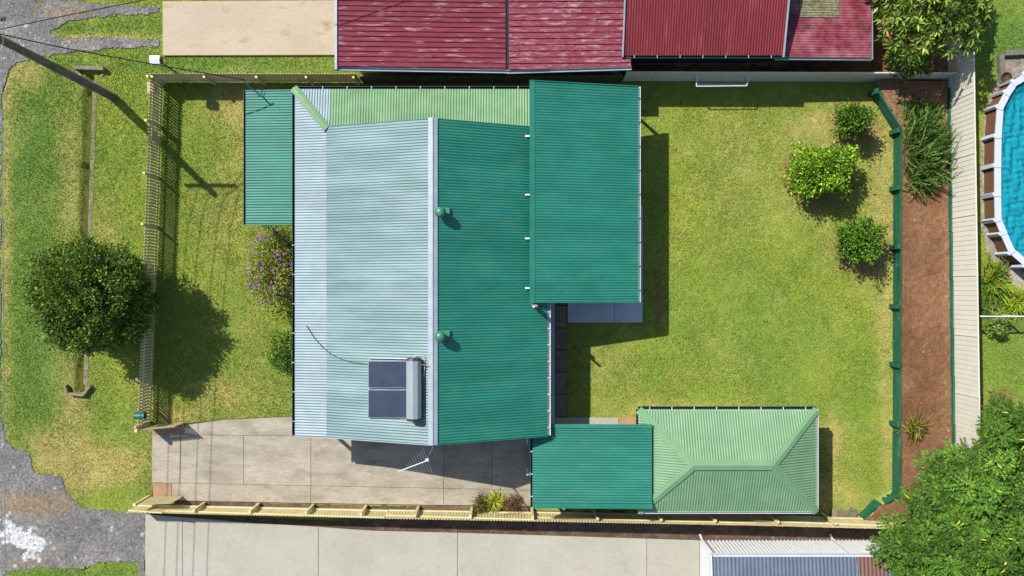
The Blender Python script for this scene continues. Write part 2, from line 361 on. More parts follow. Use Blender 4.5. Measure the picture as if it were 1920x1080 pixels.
def brown_col(x, y):
    n = fbm(x, y, 1.3); n3 = fbm(x, y, 10, 3); n4 = vnoise(x + 3, y, 15)
    col = np.array([112, 92, 78.]) * (.8 + .5 * n)[..., None] * (.75 + .5 * n3)[..., None]
    col = np.where((n4 > .975)[..., None], np.array([190, 180, 165.]), col)
    return s2l(col)
STRIP = [(560, 948), (1700, 966), (1740, 1020), (1300, 1030), (1000, 1012), (700, 1004)]
sheet('soil_strip', STRIP, brown_col, M['soil'], res=.07)
sheet('fence_border', [(290, 937), (700, 946), (1000, 950), (1000, 962), (700, 956), (290, 948)], brown_col, M['soil'], res=.05, jag=.04)
def mulch_col(x, y):
    n = fbm(x, y, 1.3); n3 = fbm(x, y, 9, 3)
    return s2l(np.array([150, 104, 76.]) * (.75 + .5 * n)[..., None] * (.75 + .5 * n3)[..., None])
MULCH = [(1480, 0), (1500, -90), (1800, -90), (1796, 150), (1640, 152), (1160, 150), (1160, 118), (1475, 122)]
sheet('mulch_bed', MULCH, mulch_col, M['soil'], res=.08)
def pool_gravel_col(x, y):
    n = fbm(x, y, 1.3); n3 = fbm(x, y, 13, 2)
    return s2l(np.array([182, 170, 152.]) * (.82 + .3 * n)[..., None] * (.72 + .56 * n3)[..., None])
POOLG = [(1882, 108), (2060, 108), (2060, 560), (1930, 560), (1905, 545), (1868, 500), (1846, 470), (1838, 430), (1836, 300), (1842, 225), (1862, 160), (1880, 150)]
sheet('pool_gravel', POOLG, pool_gravel_col, M['gravel'], h=BED, res=.07)

def scatter(name, label, cat, n, polys, h, size, cols, mat, weight=None):
    x = rng.uniform(-22, 22, n); y = rng.uniform(-12.8, 12.8, n); px, py = topx(x, y, h); ok = np.zeros(n, bool)
    for p in polys: ok |= inside(px, py, p)
    if weight is not None: ok &= rng.random(n) < weight(px, py)
    x, y = x[ok], y[ok]; n = len(x); s_ = rng.uniform(*size, n)[:, None]; a = rng.uniform(0, 6.283, n); cen_ = np.stack([x, y, np.full(n, h + .012)], -1)
    V = []
    for k in range(4):
        t = a + k * 1.5708; V.append(cen_ + np.stack([np.cos(t), np.sin(t) * .75, np.zeros(n)], -1) * s_ * rng.uniform(.7, 1.2, (n, 1)))
    V.append(cen_ + np.array([0, 0, 1.]) * s_ * .9); V = np.stack(V, 1).reshape(-1, 3); I = np.arange(n)[:, None] * 5
    F = np.concatenate([I + np.array([[k, (k + 1) % 4, 4]]) for k in range(4)], 1).reshape(-1, 3)
    cc = s2l(np.array(cols, float))[rng.integers(0, len(cols), n)] * rng.uniform(.7, 1.2, (n, 1))
    tag(link(name, np_mesh(name, V, F, False, np.repeat(cc, 5, 0)), mat), label, cat, kind='stuff')
M['chip'] = vcol('loose_stone', rough=.9, spec=.15, fine=0)
scatter('loose_gravel', 'loose grey gravel stones on the road shoulder', 'gravel', 330000, [ROAD_T, ROAD_B], 0.0, (.012, .035), [(126, 123, 120), (152, 148, 142), (104, 102, 100), (188, 185, 180)], M['chip'], lambda px, py: .35 + .65 * ((np.abs(py - 80) < 16) | (py < 36) | (np.abs(py - 880) < 45)))
scatter('bark_chips', 'pale bark and stone chips scattered on the red soil', 'chips', 60000, [BEDPOLY], BED + .02, (.012, .03), [(176, 138, 108), (120, 84, 62), (204, 180, 150), (96, 70, 54)], M['chip'], lambda px, py: .12 + .6 * np.exp(-((py - 215) / 60) ** 2) + .35 * np.exp(-((px - 1772) / 12) ** 2))

# ------------------------------------------------------------------ concrete
def slab(parent, poly, mat, h=.05, z0=-.1, name='slab', gap=.007):
    P = np.array(W2(poly, h)); cen = P.mean(0); d = cen - P
    P = P + np.sign(d) * gap
    b = B().prism([tuple(p) for p in P], z0, h)
    o = b.make(name, mat, parent)
    bv = o.modifiers.new('bevel', 'BEVEL'); bv.width = .007; bv.segments = 1
    return o
def structure(name, poly, mat, h=.02, z0=-.1):
    o = B().prism(W2(poly, h), z0, h).make(name, mat); return tag(o, kind='structure')
d = structure('driveway', [(288, 808), (345, 794), (420, 786), (553, 780), (1222, 792), (1222, 952), (1000, 952), (285, 935)], M['soil_dark'], h=.015)
xs = [285, 338, 457, 583, 832, 922, 1010, 1222]
tp = lambda x: np.interp(x, [285, 553, 1222], [814, 818, 826]); mdl = lambda x: np.interp(x, [285, 583, 832, 1222], [905, 911, 916, 924]); bt = lambda x: np.interp(x, [285, 600, 1000, 1222], [938, 944, 950, 952])
for a, b_ in zip(xs[:-1], xs[1:]):
    slab(d, [(a, tp(a)), (b_, tp(b_)), (b_, mdl(b_)), (a, mdl(a))], M['concrete'])
for a, b_ in ((322, 583), (583, 832), (832, 1222)):
    slab(d, [(a, mdl(a)), (b_, mdl(b_)), (b_, bt(b_)), (a, bt(a))], M['concrete'])
slab(d, [(285, 905), (322, 906), (322, 939), (288, 938)], M['terracotta'])
slab(d, [(287, 802), (346, 797), (346, 815), (285, 814)], M['terracotta'])
slab(d, [(346, 797), (420, 787), (553, 781), (553, 818), (346, 815)], M['concrete'])
slab(d, [(553, 781), (1010, 783), (1010, 822), (553, 818)], M['concrete'])
d = structure('neighbour_driveway', [(272, 962), (1310, 1005), (1500, 1010), (1500, 1200), (272, 1200)], M['soil_dark'], h=.012)
nt = lambda x: np.interp(x, [272, 480, 600, 690, 860, 1310, 1500], [964, 981, 988, 995, 999, 1013, 1018])
xs = [272, 342, 597, 858, 1213, 1312]
for a, b_ in zip(xs[:-1], xs[1:]):
    top = [(x, nt(x)) for x in np.linspace(a, b_, 6)]
    slab(d, top + [(b_, 1200), (a, 1200)], M['concrete_new'], gap=.008)
d = structure('parking_pad', [(306, 3), (640, 3), (640, 103), (306, 103)], M['soil_dark'], h=.012)
slab(d, [(305, 2), (660, 0), (660, 103), (305, 104)], M['concrete_tan'], h=.09)
d = structure('patio_paving', [(1028, 300), (1063, 300), (1063, 798), (1028, 798)], M['soil_dark'], h=.012)
ys = [380, 430, 480, 527, 573, 615, 656, 698, 739, 782]
for a, b_ in zip(ys[:-1], ys[1:]): slab(d, [(1041, a), (1063, a), (1063, b_), (1041, b_)], M['paver'], name='paver', h=.06, gap=.02)
slab(d, [(1020, 300), (1041, 300), (1041, 797), (1020, 797)], M['concrete_grey'], h=.05)
slab(d, [(1064, 385), (1152, 385), (1152, 605), (1064, 605)], M['concrete_grey'], h=.08)
slab(d, [(1152, 385), (1205, 385), (1205, 605), (1152, 605)], M['concrete_grey'], h=.08)
slab(d, [(1041, 783), (1100, 783), (1100, 806), (1041, 806)], M['concrete_new'], h=.06)
slab(d, [(1100, 783), (1160, 783), (1160, 806), (1100, 806)], M['concrete_new'], h=.06)
slab(d, [(1160, 783), (1230, 783), (1230, 806), (1160, 806)], M['terracotta'], h=.06)
o = slab(None, [(275, 153), (290, 155), (290, 176), (276, 174)], M['concrete_tan'], h=.07); o.name = 'stepping_slab'; tag(o, 'pale concrete slab outside the top corner of the picket fence', 'slab')

# ------------------------------------------------------------------ sheet roofs
SINE = [(i / 6, math.cos(2 * math.pi * i / 6)) for i in range(6)]
def clip_v(poly, u):
    vs = []; n = len(poly)
    for i in range(n):
        (u0, v0), (u1, v1) = poly[i], poly[(i + 1) % n]
        if abs(u1 - u0) < 1e-9:
            if abs(u - u0) < 1e-7: vs += [v0, v1]
        elif min(u0, u1) - 1e-7 <= u <= max(u0, u1) + 1e-7: vs.append(v0 + (v1 - v0) * (u - u0) / (u1 - u0))
    return (min(vs), max(vs)) if vs else None
def roof_sheets(poly, udir, mat, parent, pitch=.104, amp=.015, width=.76, prof=SINE, smooth=True, name='roof_sheet', deck=True, deckmat=None):
    """poly: coplanar 3D corners; profile repeats along udir; one object for each sheet"""
    p = [Vector(q) for q in poly]; n = (p[1] - p[0]).cross(p[2] - p[0]).normalized()
    if n.z < 0: n = -n
    u = Vector(udir); u = (u - n * u.dot(n)).normalized(); v = n.cross(u); o = p[0]
    q = [((a - o).dot(u), (a - o).dot(v)) for a in p]; us = [a[0] for a in q]; lo, hi = min(us), max(us)
    cnt = max(1, round((hi - lo) / width)); edges = np.linspace(lo, hi, cnt + 1)
    for k in range(cnt):
        a, b = edges[k], edges[k + 1]; sm = {a: None, b: None}
        for t in us:
            if a < t < b: sm[t] = None
        i0 = math.floor(a / pitch) - 1
        for i in range(i0, math.ceil(b / pitch) + 1):
            for fr, _ in prof:
                t = (i + fr) * pitch
                if a + 1e-4 < t < b - 1e-4: sm[t] = None
        vs = []
        for t in sorted(sm):
            r = clip_v(q, min(max(t, lo + 1e-6), hi - 1e-6))
            if r is None: continue
            ph = (t / pitch) % 1.0; fr = [f for f, _ in prof] + [1.0]; hh = [h for _, h in prof] + [prof[0][1]]
            hgt = np.interp(ph, fr, hh) * amp + .002 * (k % 2)
            vs.append([o + u * t + v * r[0] + n * hgt, o + u * t + v * r[1] + n * hgt])
        if len(vs) < 2: continue
        bb = B(); bb.v = [tuple(x) for pr in vs for x in pr]
        bb.f = [(2 * i, 2 * i + 2, 2 * i + 3, 2 * i + 1) for i in range(len(vs) - 1)]
        bb.make(name, mat, parent, smooth)
def deck(parent, poly, mat, t=.06, drop=.05, name='roof'):
    top = [np.array(q) - (0, 0, drop) for q in poly]; bot = [q - (0, 0, t) for q in top]; n = len(poly)
    ar = sum(poly[i][0] * poly[(i + 1) % n][1] - poly[(i + 1) % n][0] * poly[i][1] for i in range(n))
    if ar < 0: top = top[::-1]; bot = bot[::-1]
    return B().add(top + bot, [tuple(range(n)), tuple(range(2 * n - 1, n - 1, -1))] + [(i, n + i, n + (i + 1) % n, (i + 1) % n) for i in range(n)]).make(name, mat, parent)
def cap(parent, a, b, w, mat, name='ridge_cap', drop=.03, roll=.02):
    a = Vector(a); b = Vector(b); dd = (b - a).normalized(); r = dd.cross(Vector((0, 0, 1))).normalized(); vs = []
    prof = [(-w / 2, -drop), (-.03, 0), (-.02, roll), (.02, roll), (.03, 0), (w / 2, -drop)]
    for p in (a, b):
        for x, z in prof: vs.append(p + r * x + Vector((0, 0, z)))
    m = len(prof)
    return B().add(vs, [(i, i + 1, m + i + 1, m + i) for i in range(m - 1)]).make(name, mat, parent)
def gutter(parent, a, b, out, mat, name='gutter', w=.11, hgt=.10):
    a = Vector(a); b = Vector(b); o = Vector(out).normalized(); vs = []
    prof = [(0, 0), (0, -hgt), (w, -hgt), (w, .005), (w - .018, .005), (w - .018, -hgt + .015), (.015, -hgt + .015), (.015, 0)]
    for p in (a, b):
        for x, z in prof: vs.append(p + o * x + Vector((0, 0, z)))
    m = len(prof)
    return B().add(vs, [(i, (i + 1) % m, m + (i + 1) % m, m + i) for i in range(m)] + [tuple(range(m)), tuple(range(2 * m - 1, m - 1, -1))]).make(name, mat, parent)
def straps(parent, a, b, out, n, mat, w=.11):
    a = Vector(a); b = Vector(b); o = Vector(out).normalized()
    for i in range(n):
        p = a.lerp(b, (i + .5) / n)
        B().beam(p + Vector((0, 0, .012)), p + o * w + Vector((0, 0, .012)), .03, .008).make('gutter_strap', mat, parent)
def wall_box(parent, x0, x1, y0, y1, z0, z1, mat, windows=(), t=.12):
    wl_ = B().box(x0, x1, y0, y1, z0, z1).make('wall', mat, parent)
    for face, pos, w, sill, hh in windows:
        bb = B(); gl = B()
        if face in 'ns':
            y = y1 if face == 'n' else y0; s = 1 if face == 'n' else -1
            bb.box(pos - w / 2 - .05, pos + w / 2 + .05, min(y + s * .002, y + s * .04), max(y + s * .002, y + s * .04), sill - .05, sill + hh + .05)
            gl.box(pos - w / 2, pos + w / 2, min(y + s * .03, y + s * .045), max(y + s * .03, y + s * .045), sill, sill + hh)
        else:
            x = x1 if face == 'e' else x0; s = 1 if face == 'e' else -1
            bb.box(min(x + s * .002, x + s * .04), max(x + s * .002, x + s * .04), pos - w / 2 - .05, pos + w / 2 + .05, sill - .05, sill + hh + .05)
            gl.box(min(x + s * .03, x + s * .045), max(x + s * .03, x + s * .045), pos - w / 2, pos + w / 2, sill, sill + hh)
        win = bb.make('window', M['white'], parent); gl.make('pane', M['glass'], win)
def post(parent, x, y, z0, z1, w, mat, name='post'): return B().box(x - w / 2, x + w / 2, y - w / 2, y + w / 2, z0, z1).make(name, mat, parent)

# ---- the house
XR, XB, XL, XE = -2.857, -7.03, -8.296, 1.365
YT, YB, YV = 6.13, -5.65, 7.60
ZR, ZB, ZL, ZE = 4.3, 2.9, 2.65, 2.6
hs_ = empty('house', (-3.4, 0, 0), 'house with long gabled corrugated roof, pale front slope and teal rear slope', 'house')
wall_box(hs_, -7.0, .95, -5.2, 5.75, 0, 2.5, M['wall'], [('s', -5.2, 1.4, .9, 1.2), ('s', -1.2, 1.4, .9, 1.2), ('w', -3.5, 1.6, .9, 1.2), ('w', .5, 1.6, .9, 1.2), ('w', 3.6, .85, .15, 2.0), ('e', -3.0, 1.4, .9, 1.1), ('n', -4, 1.4, .9, 1.2), ('n', -1, 1.4, .9, 1.2)])
left = [(XR, YT, ZR), (XB, YT, ZB), (XB, YB, ZB), (XR, YB, ZR)]
rf = deck(hs_, left, M['wall']); roof_sheets(left, (0, 1, 0), M['teal_glare'], rf)
right = [(XR, YT, ZR), (XR, YB, ZR), (XE, YB, ZE), (XE, YT, ZE)]
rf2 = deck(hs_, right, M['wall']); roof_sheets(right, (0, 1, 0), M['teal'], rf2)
cap(rf, (XR, YT + .02, ZR + .03), (XR, YB - .02, ZR + .03), .34, M['zinc'], drop=.055, roll=.03)
# barge boards at both gable ends
for y in (YB - .02, YT + .02):
    if y < 0:
        B().beam((XR, y, ZR - .06), (XB, y, ZB - .06), .03, .16).make('barge_board', M['zinc'], rf)
        B().beam((XB, y, ZB - .06), (XL, y, ZL - .06), .03, .16).make('barge_board', M['zinc'], rf)
        B().beam((XR, y, ZR - .06), (XE, y, ZE - .06), .03, .16).make('barge_board', M['teal'], rf2)
for y in (-5.4, ):   # gable infill below the roof
    B().add([(-7.0, -5.2, 2.5), (.95, -5.2, 2.5), (.95, -5.2, 2.62), (XR, -5.2, ZR - .14), (-7.0, -5.2, 2.78)], [(0, 1, 2, 3, 4)]).make('gable', M['wall'], hs_)
    B().add([(-7.0, 5.75, 2.5), (.95, 5.75, 2.5), (.95, 5.75, 2.62), (XR, 5.75, ZR - .14), (-7.0, 5.75, 2.78)], [(4, 3, 2, 1, 0)]).make('gable', M['wall'], hs_)
ver = [(XB, YB + .03, ZB - .03), (XL, YB + .03, ZL), (XL, YV, ZL), (XB, 6.10, ZB - .03)]
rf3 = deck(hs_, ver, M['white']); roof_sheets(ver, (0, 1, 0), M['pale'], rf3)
xg = -6.93
vtri = [(XB, 6.10, ZB - .03), (XL, YV, ZL), (xg, YV, ZL), (xg, 6.10, ZB - .03)]
vtop = [(xg, 6.10, ZB - .03), (xg, YV, ZL), (.72, YV, ZL), (.72, 6.10, ZB - .03)]
rf4 = deck(hs_, [vtri[1], vtop[2], vtop[3], vtri[0]], M['white'])
roof_sheets(vtri, (1, 0, 0), M['pale'], rf4); roof_sheets(vtop, (1, 0, 0), M['mint'], rf4)
cap(rf4, (XL - .05, YV + .05, ZL + .05), (XB + .02, 6.03, ZB + .06), .30, M['mint'], 'hip_cap', drop=.03, roll=.02)
gutter(rf3, (XL - .005, YV, ZL - .02), (XL - .005, YB, ZL - .02), (-1, 0, 0), M['gutter_dark']); straps(rf3, (XL, 2.2, ZL), (XL, YB, ZL), (-1, 0, 0), 7, M['zinc'])
gutter(rf4, (XL, YV + .005, ZL - .02), (.7, YV + .005, ZL - .02), (0, 1, 0), M['gutter_dark']); straps(rf4, (XL + .6, YV, ZL), (.7, YV, ZL), (0, 1, 0), 9, M['zinc'])
gutter(rf2, (XE + .005, -.4, ZE - .03), (XE + .005, YB, ZE - .03), (1, 0, 0), M['white']); straps(rf2, (XE, -.6, ZE), (XE, YB, ZE), (1, 0, 0), 8, M['white'])
for x, y in ((-8.1, -5.45), (-8.1, -2.7), (-8.1, .3), (-8.1, 7.4), (-5.2, 7.4), (-2.2, 7.4), (.4, 7.4)): post(hs_, x, y, 0, 2.52, .11, M['white'])
B().box(-8.2, -7.0, -5.5, 7.45, .25, .35).make('veranda_floor', M['grey_timber'], hs_)
B().box(-7.0, .6, 5.76, 7.45, .25, .35).make('veranda_floor', M['grey_timber'], hs_)

# ---- patio roof flown over the rear eave
pt = empty('patio_roof', (2.8, 3.6, 0), 'large teal corrugated patio roof raised above the rear eave of the house', 'patio roof')
pp = [(.70, 7.81, 3.1), (.70, -.55, 3.1), (4.9, -.55, 2.25), (4.9, 7.81, 2.25)]
rf = deck(pt, pp, M['white'], t=.05, drop=.03); roof_sheets(pp, (0, 1, 0), M['teal'], rf)
B().add([(.66, 7.83, 3.12), (.66, -.57, 3.12), (.86, -.57, 3.085), (.86, 7.83, 3.085), (.66, 7.83, 3.04), (.66, -.57, 3.04)], [(0, 1, 2, 3), (0, 4, 5, 1)]).make('flashing', M['teal'], rf)
gutter(rf, (4.905, 7.81, 2.23), (4.905, -.55, 2.23), (1, 0, 0), M['white'], w=.08); straps(rf, (4.9, 7.8, 2.245), (4.9, -.55, 2.245), (1, 0, 0), 9, M['black'])
for y in (-.55, 7.81): B().beam((.7, y, 3.07), (4.9, y, 2.22), .03, .12).make('barge_board', M['teal'], rf)
for y in (-.3, 2.6, 5.2, 7.6): post(pt, 4.7, y, .05, 2.2, .1, M['white'])
for py in (255, 365, 447, 540):
    y = W(995, py, 3.0)[1]
    B().beam((.56, y, 2.80), (.56, y, 2.98), .05, .05, (1, 0, 0)).beam((.50, y, 2.97), (.74, y, 3.02), .06, .04).make('bracket', M['white'], pt)
o = B().tube([(.78, -.66, 0), (.78, -.66, 4.15)], .055, 10).make('vent_pipe', M['white'], None, True); tag(o, 'tall white vent pipe at the lower corner of the patio roof', 'pipe')
o = B().tube([(.90, -.68, 0), (.90, -.68, 3.55)], .05, 10).lathe(.90, -.68, [(.06, 3.5), (.075, 3.54), (.06, 3.6), (.01, 3.63)], 10).make('vent_pipe', M['terracotta'], None, True); tag(o, 'pinkish capped vent pipe next to the white one at the patio corner', 'pipe')

# ---- front porch
po = empty('porch', (-9.3, 5, 0), 'small flat teal porch roof joined to the front veranda', 'porch')
pp = [(-8.33, 7.61, 2.46), (-10.28, 7.61, 2.34), (-10.28, 2.45, 2.34), (-8.33, 2.45, 2.46)]
rf = deck(po, pp, M['white'], t=.05, drop=.03); roof_sheets(pp, (0, 1, 0), M['teal'], rf)
gutter(rf, (-10.285, 7.61, 2.33), (-10.285, 2.45, 2.33), (-1, 0, 0), M['gutter_dark'], w=.09)
for y in (2.44, 7.62): B().beam((-8.33, y, 2.43), (-10.3, y, 2.31), .025, .1).make('barge_board', M['teal'], rf)
for x, y in ((-10.15, 2.6), (-10.15, 5.0), (-10.15, 7.45), (-8.45, 2.6)): post(po, x, y, 0, 2.25, .1, M['white'])

# ---- carport
cp = empty('carport', (3.1, -6.9, 0), 'flat teal corrugated carport between the house and the hipped shed', 'carport')
pp = [(.80, -5.28, 2.26), (.80, -8.5, 2.26), (5.40, -8.5, 2.36), (5.40, -5.28, 2.36)]
rf = deck(cp, pp, M['white'], t=.05, drop=.03); roof_sheets(pp, (0, 1, 0), M['teal'], rf)
for y in (-8.44, -5.34): B().beam((.8, y, 2.285), (5.41, y, 2.385), .16, .02).make('barge_cap', M['teal'], rf)
gutter(rf, (.795, -5.28, 2.25), (.795, -8.5, 2.25), (-1, 0, 0), M['gutter_dark'], w=.08); straps(rf, (.8, -5.9, 2.255), (.8, -8.5, 2.255), (-1, 0, 0), 3, M['white'], w=.08)
for x, y in ((1.0, -8.3), (3.1, -8.3), (5.2, -8.3), (1.0, -6.0), (5.2, -5.5)): post(cp, x, y, 0, 2.2, .09, M['white'])
# ---- hipped shed
sh = empty('hipped_shed', (8.4, -6.75, 0), 'mint green hip-roofed shed in the lower part of the back lawn', 'shed')
x0, x1, y0, y1, ze, zr = 4.94, 11.9, -8.75, -4.75, 2.0, 2.8
xa, xb, ym = 6.92, 9.92, -6.75
wall_box(sh, x0 + .25, x1 - .25, y0 + .25, y1 - .25, 0, 1.95, M['wall'], [('n', 7.0, .9, .05, 1.8), ('n', 9.6, 1.2, .9, .8)])
A, Bq, Cq, Dq, R0, R1 = (x0, y1, ze), (x1, y1, ze), (x1, y0, ze), (x0, y0, ze), (xa, ym, zr), (xb, ym, zr)
rf = B().add([A, Bq, Cq, Dq, (xa, ym, zr - .05), (xb, ym, zr - .05)], [(3, 2, 1, 0)]).add([tuple(np.array(q) - (0, 0, .05)) for q in (A, Bq, Cq, Dq, R0, R1)], [(0, 4, 5, 1), (1, 5, 2), (2, 5, 4, 3), (3, 4, 0)]).make('roof', M['white'], sh)
roof_sheets([A, R0, R1, Bq], (1, 0, 0), M['mint_pale'], rf); roof_sheets([Dq, Cq, R1, R0], (1, 0, 0), M['mint_pale'], rf)
roof_sheets([A, Dq, R0], (0, 1, 0), M['mint_pale'], rf); roof_sheets([Bq, R1, Cq], (0, 1, 0), M['mint_pale'], rf)
up = lambda q, z=.03: (q[0], q[1], q[2] + z)
for a, b_ in ((A, R0), (Dq, R0), (Bq, R1), (Cq, R1)): cap(rf, up(a), up(b_, .035), .32, M['mint_cap'], 'hip_cap', drop=.03, roll=.012)
cap(rf, up(R0, .04), up(R1, .04), .36, M['mint_cap'], drop=.05, roll=.012)
gutter(rf, up(A, -.02), up(Bq, -.02), (0, 1, 0), M['gutter_dark']); straps(rf, A, Bq, (0, 1, 0), 8, M['white'])
gutter(rf, up(Bq, -.02), up(Cq, -.02), (1, 0, 0), M['white'], w=.08); gutter(rf, up(Dq, -.02), up(Cq, -.02), (0, -1, 0), M['white'], w=.07); gutter(rf, up(A, -.02), up(Dq, -.02), (-1, 0, 0), M['gutter_dark'], w=.08)

# ---- red-roofed neighbour
nh = empty('red_roofed_house', (3, 11, 0), 'neighbouring house with faded red decked and corrugated roofs', 'house')
RIB = [(0, 0), (.06, 0), (.09, 1), (.15, 1), (.18, 0), (.999, 0)]
pa = [(-6.76, 8.56, 2.3), (-.25, 8.52, 2.05), (-.25, 14.5, 2.05), (-6.76, 14.5, 2.3)]
rf = deck(nh, pa, M['white']); roof_sheets(pa, (0, 1, 0), M['red_pan'], rf, pitch=.196, amp=.04, width=.196, prof=RIB, smooth=False)
pb = [(-.12, 8.50, 2.05), (4.62, 8.62, 2.15), (4.62, 14.5, 2.15), (-.12, 14.5, 2.05)]
rfb = deck(nh, pb, M['white']); roof_sheets(pb, (0, 1, 0), M['red_pan_faded'], rfb, pitch=.24, amp=.04, width=.24, prof=RIB, smooth=False)
B().box(-.25, -.12, 8.5, 14.5, 1.94, 2.0).make('box_gutter', M['black'], rf)
gutter(rf, (-6.84, 8.555, 2.28), (-.2, 8.515, 2.03), (0, -1, 0), M['zinc'], w=.13); gutter(rfb, (-.2, 8.495, 2.03), (4.66, 8.615, 2.13), (0, -1, 0), M['zinc'], w=.13)
B().beam((-6.80, 8.44, 2.3), (-6.80, 14.5, 2.3), .09, .12).make('barge_board', M['zinc'], rf)
pc = [(4.31, 9.03, 2.22), (10.50, 9.03, 2.22), (10.50, 14.5, 3.85), (4.31, 14.5, 3.85)]
rfc = deck(nh, pc, M['white']); roof_sheets(pc, (1, 0, 0), M['red'], rfc)
gutter(rfc, (4.29, 9.025, 2.20), (10.52, 9.025, 2.20), (0, -1, 0), M['gutter_dark'], w=.10); straps(rfc, (4.3, 9.03, 2.21), (10.5, 9.03, 2.21), (0, -1, 0), 7, M['zinc'])
for x in (4.29, 10.52): B().beam((x, 8.96, 2.22), (x, 14.5, 3.87), .05, .12).make('barge_board', M['zinc'], rfc)
pd = [(10.3, 9.04, 1.98), (14.1, 9.04, 1.86), (14.1, 14.5, 1.86), (10.3, 14.5, 1.98)]
rfd = deck(nh, pd, M['white']); roof_sheets(pd, (0, 1, 0), M['red_old'], rfd)
x5, x6 = W(1500, 0, 1.95)[0], W(1573, 0, 1.9)[0]; zz_ = lambda x: 1.98 - (x - 10.3) * .12 / 3.8 + .022; y5 = W(0, 33, 1.92)[1]
roof_sheets([(x5, y5, zz_(x5)), (x6, y5, zz_(x6)), (x6, 12.5, zz_(x6)), (x5, 12.5, zz_(x5))], (0, 1, 0), M['mossy'], rfd)
gutter(rfd, (10.3, 9.035, 1.95), (14.12, 9.035, 1.84), (0, -1, 0), M['zinc'], w=.09); gutter(rfd, (14.105, 8.98, 1.84), (14.105, 14.5, 1.84), (1, 0, 0), M['zinc'], w=.07)
wall_box(nh, -6.3, 4.4, 8.95, 14.3, 0, 1.95, M['wall'], [('s', -4.2, 1.5, .8, .9), ('s', -1.6, 1.2, .8, .9), ('s', 1.6, 1.6, .8, .9)])
wall_box(nh, 4.42, 10.2, 9.38, 14.3, 0, 2.15, M['wall_blue'], [('s', 8.9, .9, .8, .9)])
wall_box(nh, 10.21, 13.8, 9.45, 14.3, 0, 1.75, M['wall_brown'])
# ---- white walled shed bottom right
ws = empty('white_walled_shed', (12, -13, 0), 'white corrugated-wall shed with blue-grey roof beside the big feathery tree', 'shed')
xw, yw, zw = (1312 - 960) / S, (540 - 1013) / S, 1.95
b = B().box(xw + .03, 17.6, -16.5, yw - .03, 0, zw).make('wall', M['white'], ws)
roof_sheets([(xw, yw, 0), (17.6, yw, 0), (17.6, yw, zw), (xw, yw, zw)], (1, 0, 0), M['white'], b, name='wall_sheet', pitch=.15, amp=.03)
roof_sheets([(xw, yw, 0), (xw, yw, zw), (xw, -16.5, zw), (xw, -16.5, 0)], (0, 1, 0), M['white'], b, name='wall_sheet')
pe = [(xw - .05, yw + .02, zw + .08), (17.7, yw + .02, zw + .08), (17.7, -16.6, zw + .75), (xw - .05, -16.6, zw + .75)]
pe1 = [pe[0], (13.4, pe[0][1], pe[0][2]), (14.6, pe[2][1], pe[2][2]), pe[3]]; pe2 = [pe1[1], pe[1], pe[2], pe1[2]]
rf = deck(ws, pe, M['white'], t=.05, drop=.02); roof_sheets(pe2, (1, 0, 0), M['shed_rust'], rf, pitch=.15, amp=.02); roof_sheets(pe1, (1, 0, 0), M['shed_roof'], rf, pitch=.15, amp=.02)
gutter(rf, (xw - .08, yw + .02, zw + .08), (17.7, yw + .02, zw + .08), (0, 1, 0), M['white'], w=.12)
B().beam((xw - .07, yw + .1, zw + .06), (xw - .07, -16.6, zw + .75), .06, .22).make('barge_board', M['white'], rf)
for x in (xw + .05, 13.3): B().tube([(x, yw + .10, zw), (x, yw + .10, .12), (x - .06, yw + .28, .06)], .045, 8).make('downpipe', M['white'], ws)

# ------------------------------------------------------------------ fences
def paling_mesh(w, t, h, tip, name='paling'):
    hw = w / 2
    pr = [(-hw, 0), (hw, 0), (hw, h - tip), (hw * .55, h - tip * .25), (0, h), (-hw * .55, h - tip * .25), (-hw, h - tip)]
    n = len(pr); b = B().add([(x, -t / 2, z) for x, z in pr] + [(x, t / 2, z) for x, z in pr], [tuple(range(n)), tuple(range(2 * n - 1, n - 1, -1))] + [(i, n + i, n + (i + 1) % n, (i + 1) % n) for i in range(n)])
    return b.mesh(name)
def paling_fence(root, pts, hfn, pitch, w, mat, rail_side, rails, posts, post_h=0.0, t=.02, tip=.05, z0=.03, postw=.09, name='paling', group=None):
    pts = [np.array(p, float) for p in pts]; me = paling_mesh(w, t, 1.0, tip, name); seg = []
    for a, b in zip(pts[:-1], pts[1:]): seg.append((a, b, np.linalg.norm(b - a)))
    total = sum(s[2] for s in seg); n = int(total / pitch)
    def at(dist):
        for a, b, l in seg:
            if dist <= l + 1e-6: return a + (b - a) * dist / l, math.atan2((b - a)[1], (b - a)[0])
            dist -= l
        a, b, l = seg[-1]; return b, math.atan2((b - a)[1], (b - a)[0])
    for i in range(n):
        p, r = at((i + .5) * total / n); hh = hfn((i + .5) / n) * (1 + random.uniform(-.008, .008))
        link(name, me, mat, root, (p[0], p[1], z0), r + random.uniform(-.02, .02), (1, 1, hh - z0))
    nrm = lambda r: np.array([-math.sin(r), math.cos(r)]) * rail_side
    for zf in rails:
        for a, b, l in seg:
            r = math.atan2((b - a)[1], (b - a)[0]); off = nrm(r) * .035
            ha, hb = hfn(0) * zf, hfn(1) * zf
            B().beam((*(a + off), ha), (*(b + off), hb), .04, .075).make('rail', mat, root)
    for dist in posts:
        p, r = at(dist); off = nrm(r) * (.06 + postw / 2)
        q = p + off; hh = hfn(min(1, dist / total)) + post_h
        B().box(q[0] - postw / 2, q[0] + postw / 2, q[1] - postw / 2, q[1] + postw / 2, 0, hh).make('post', mat, root)
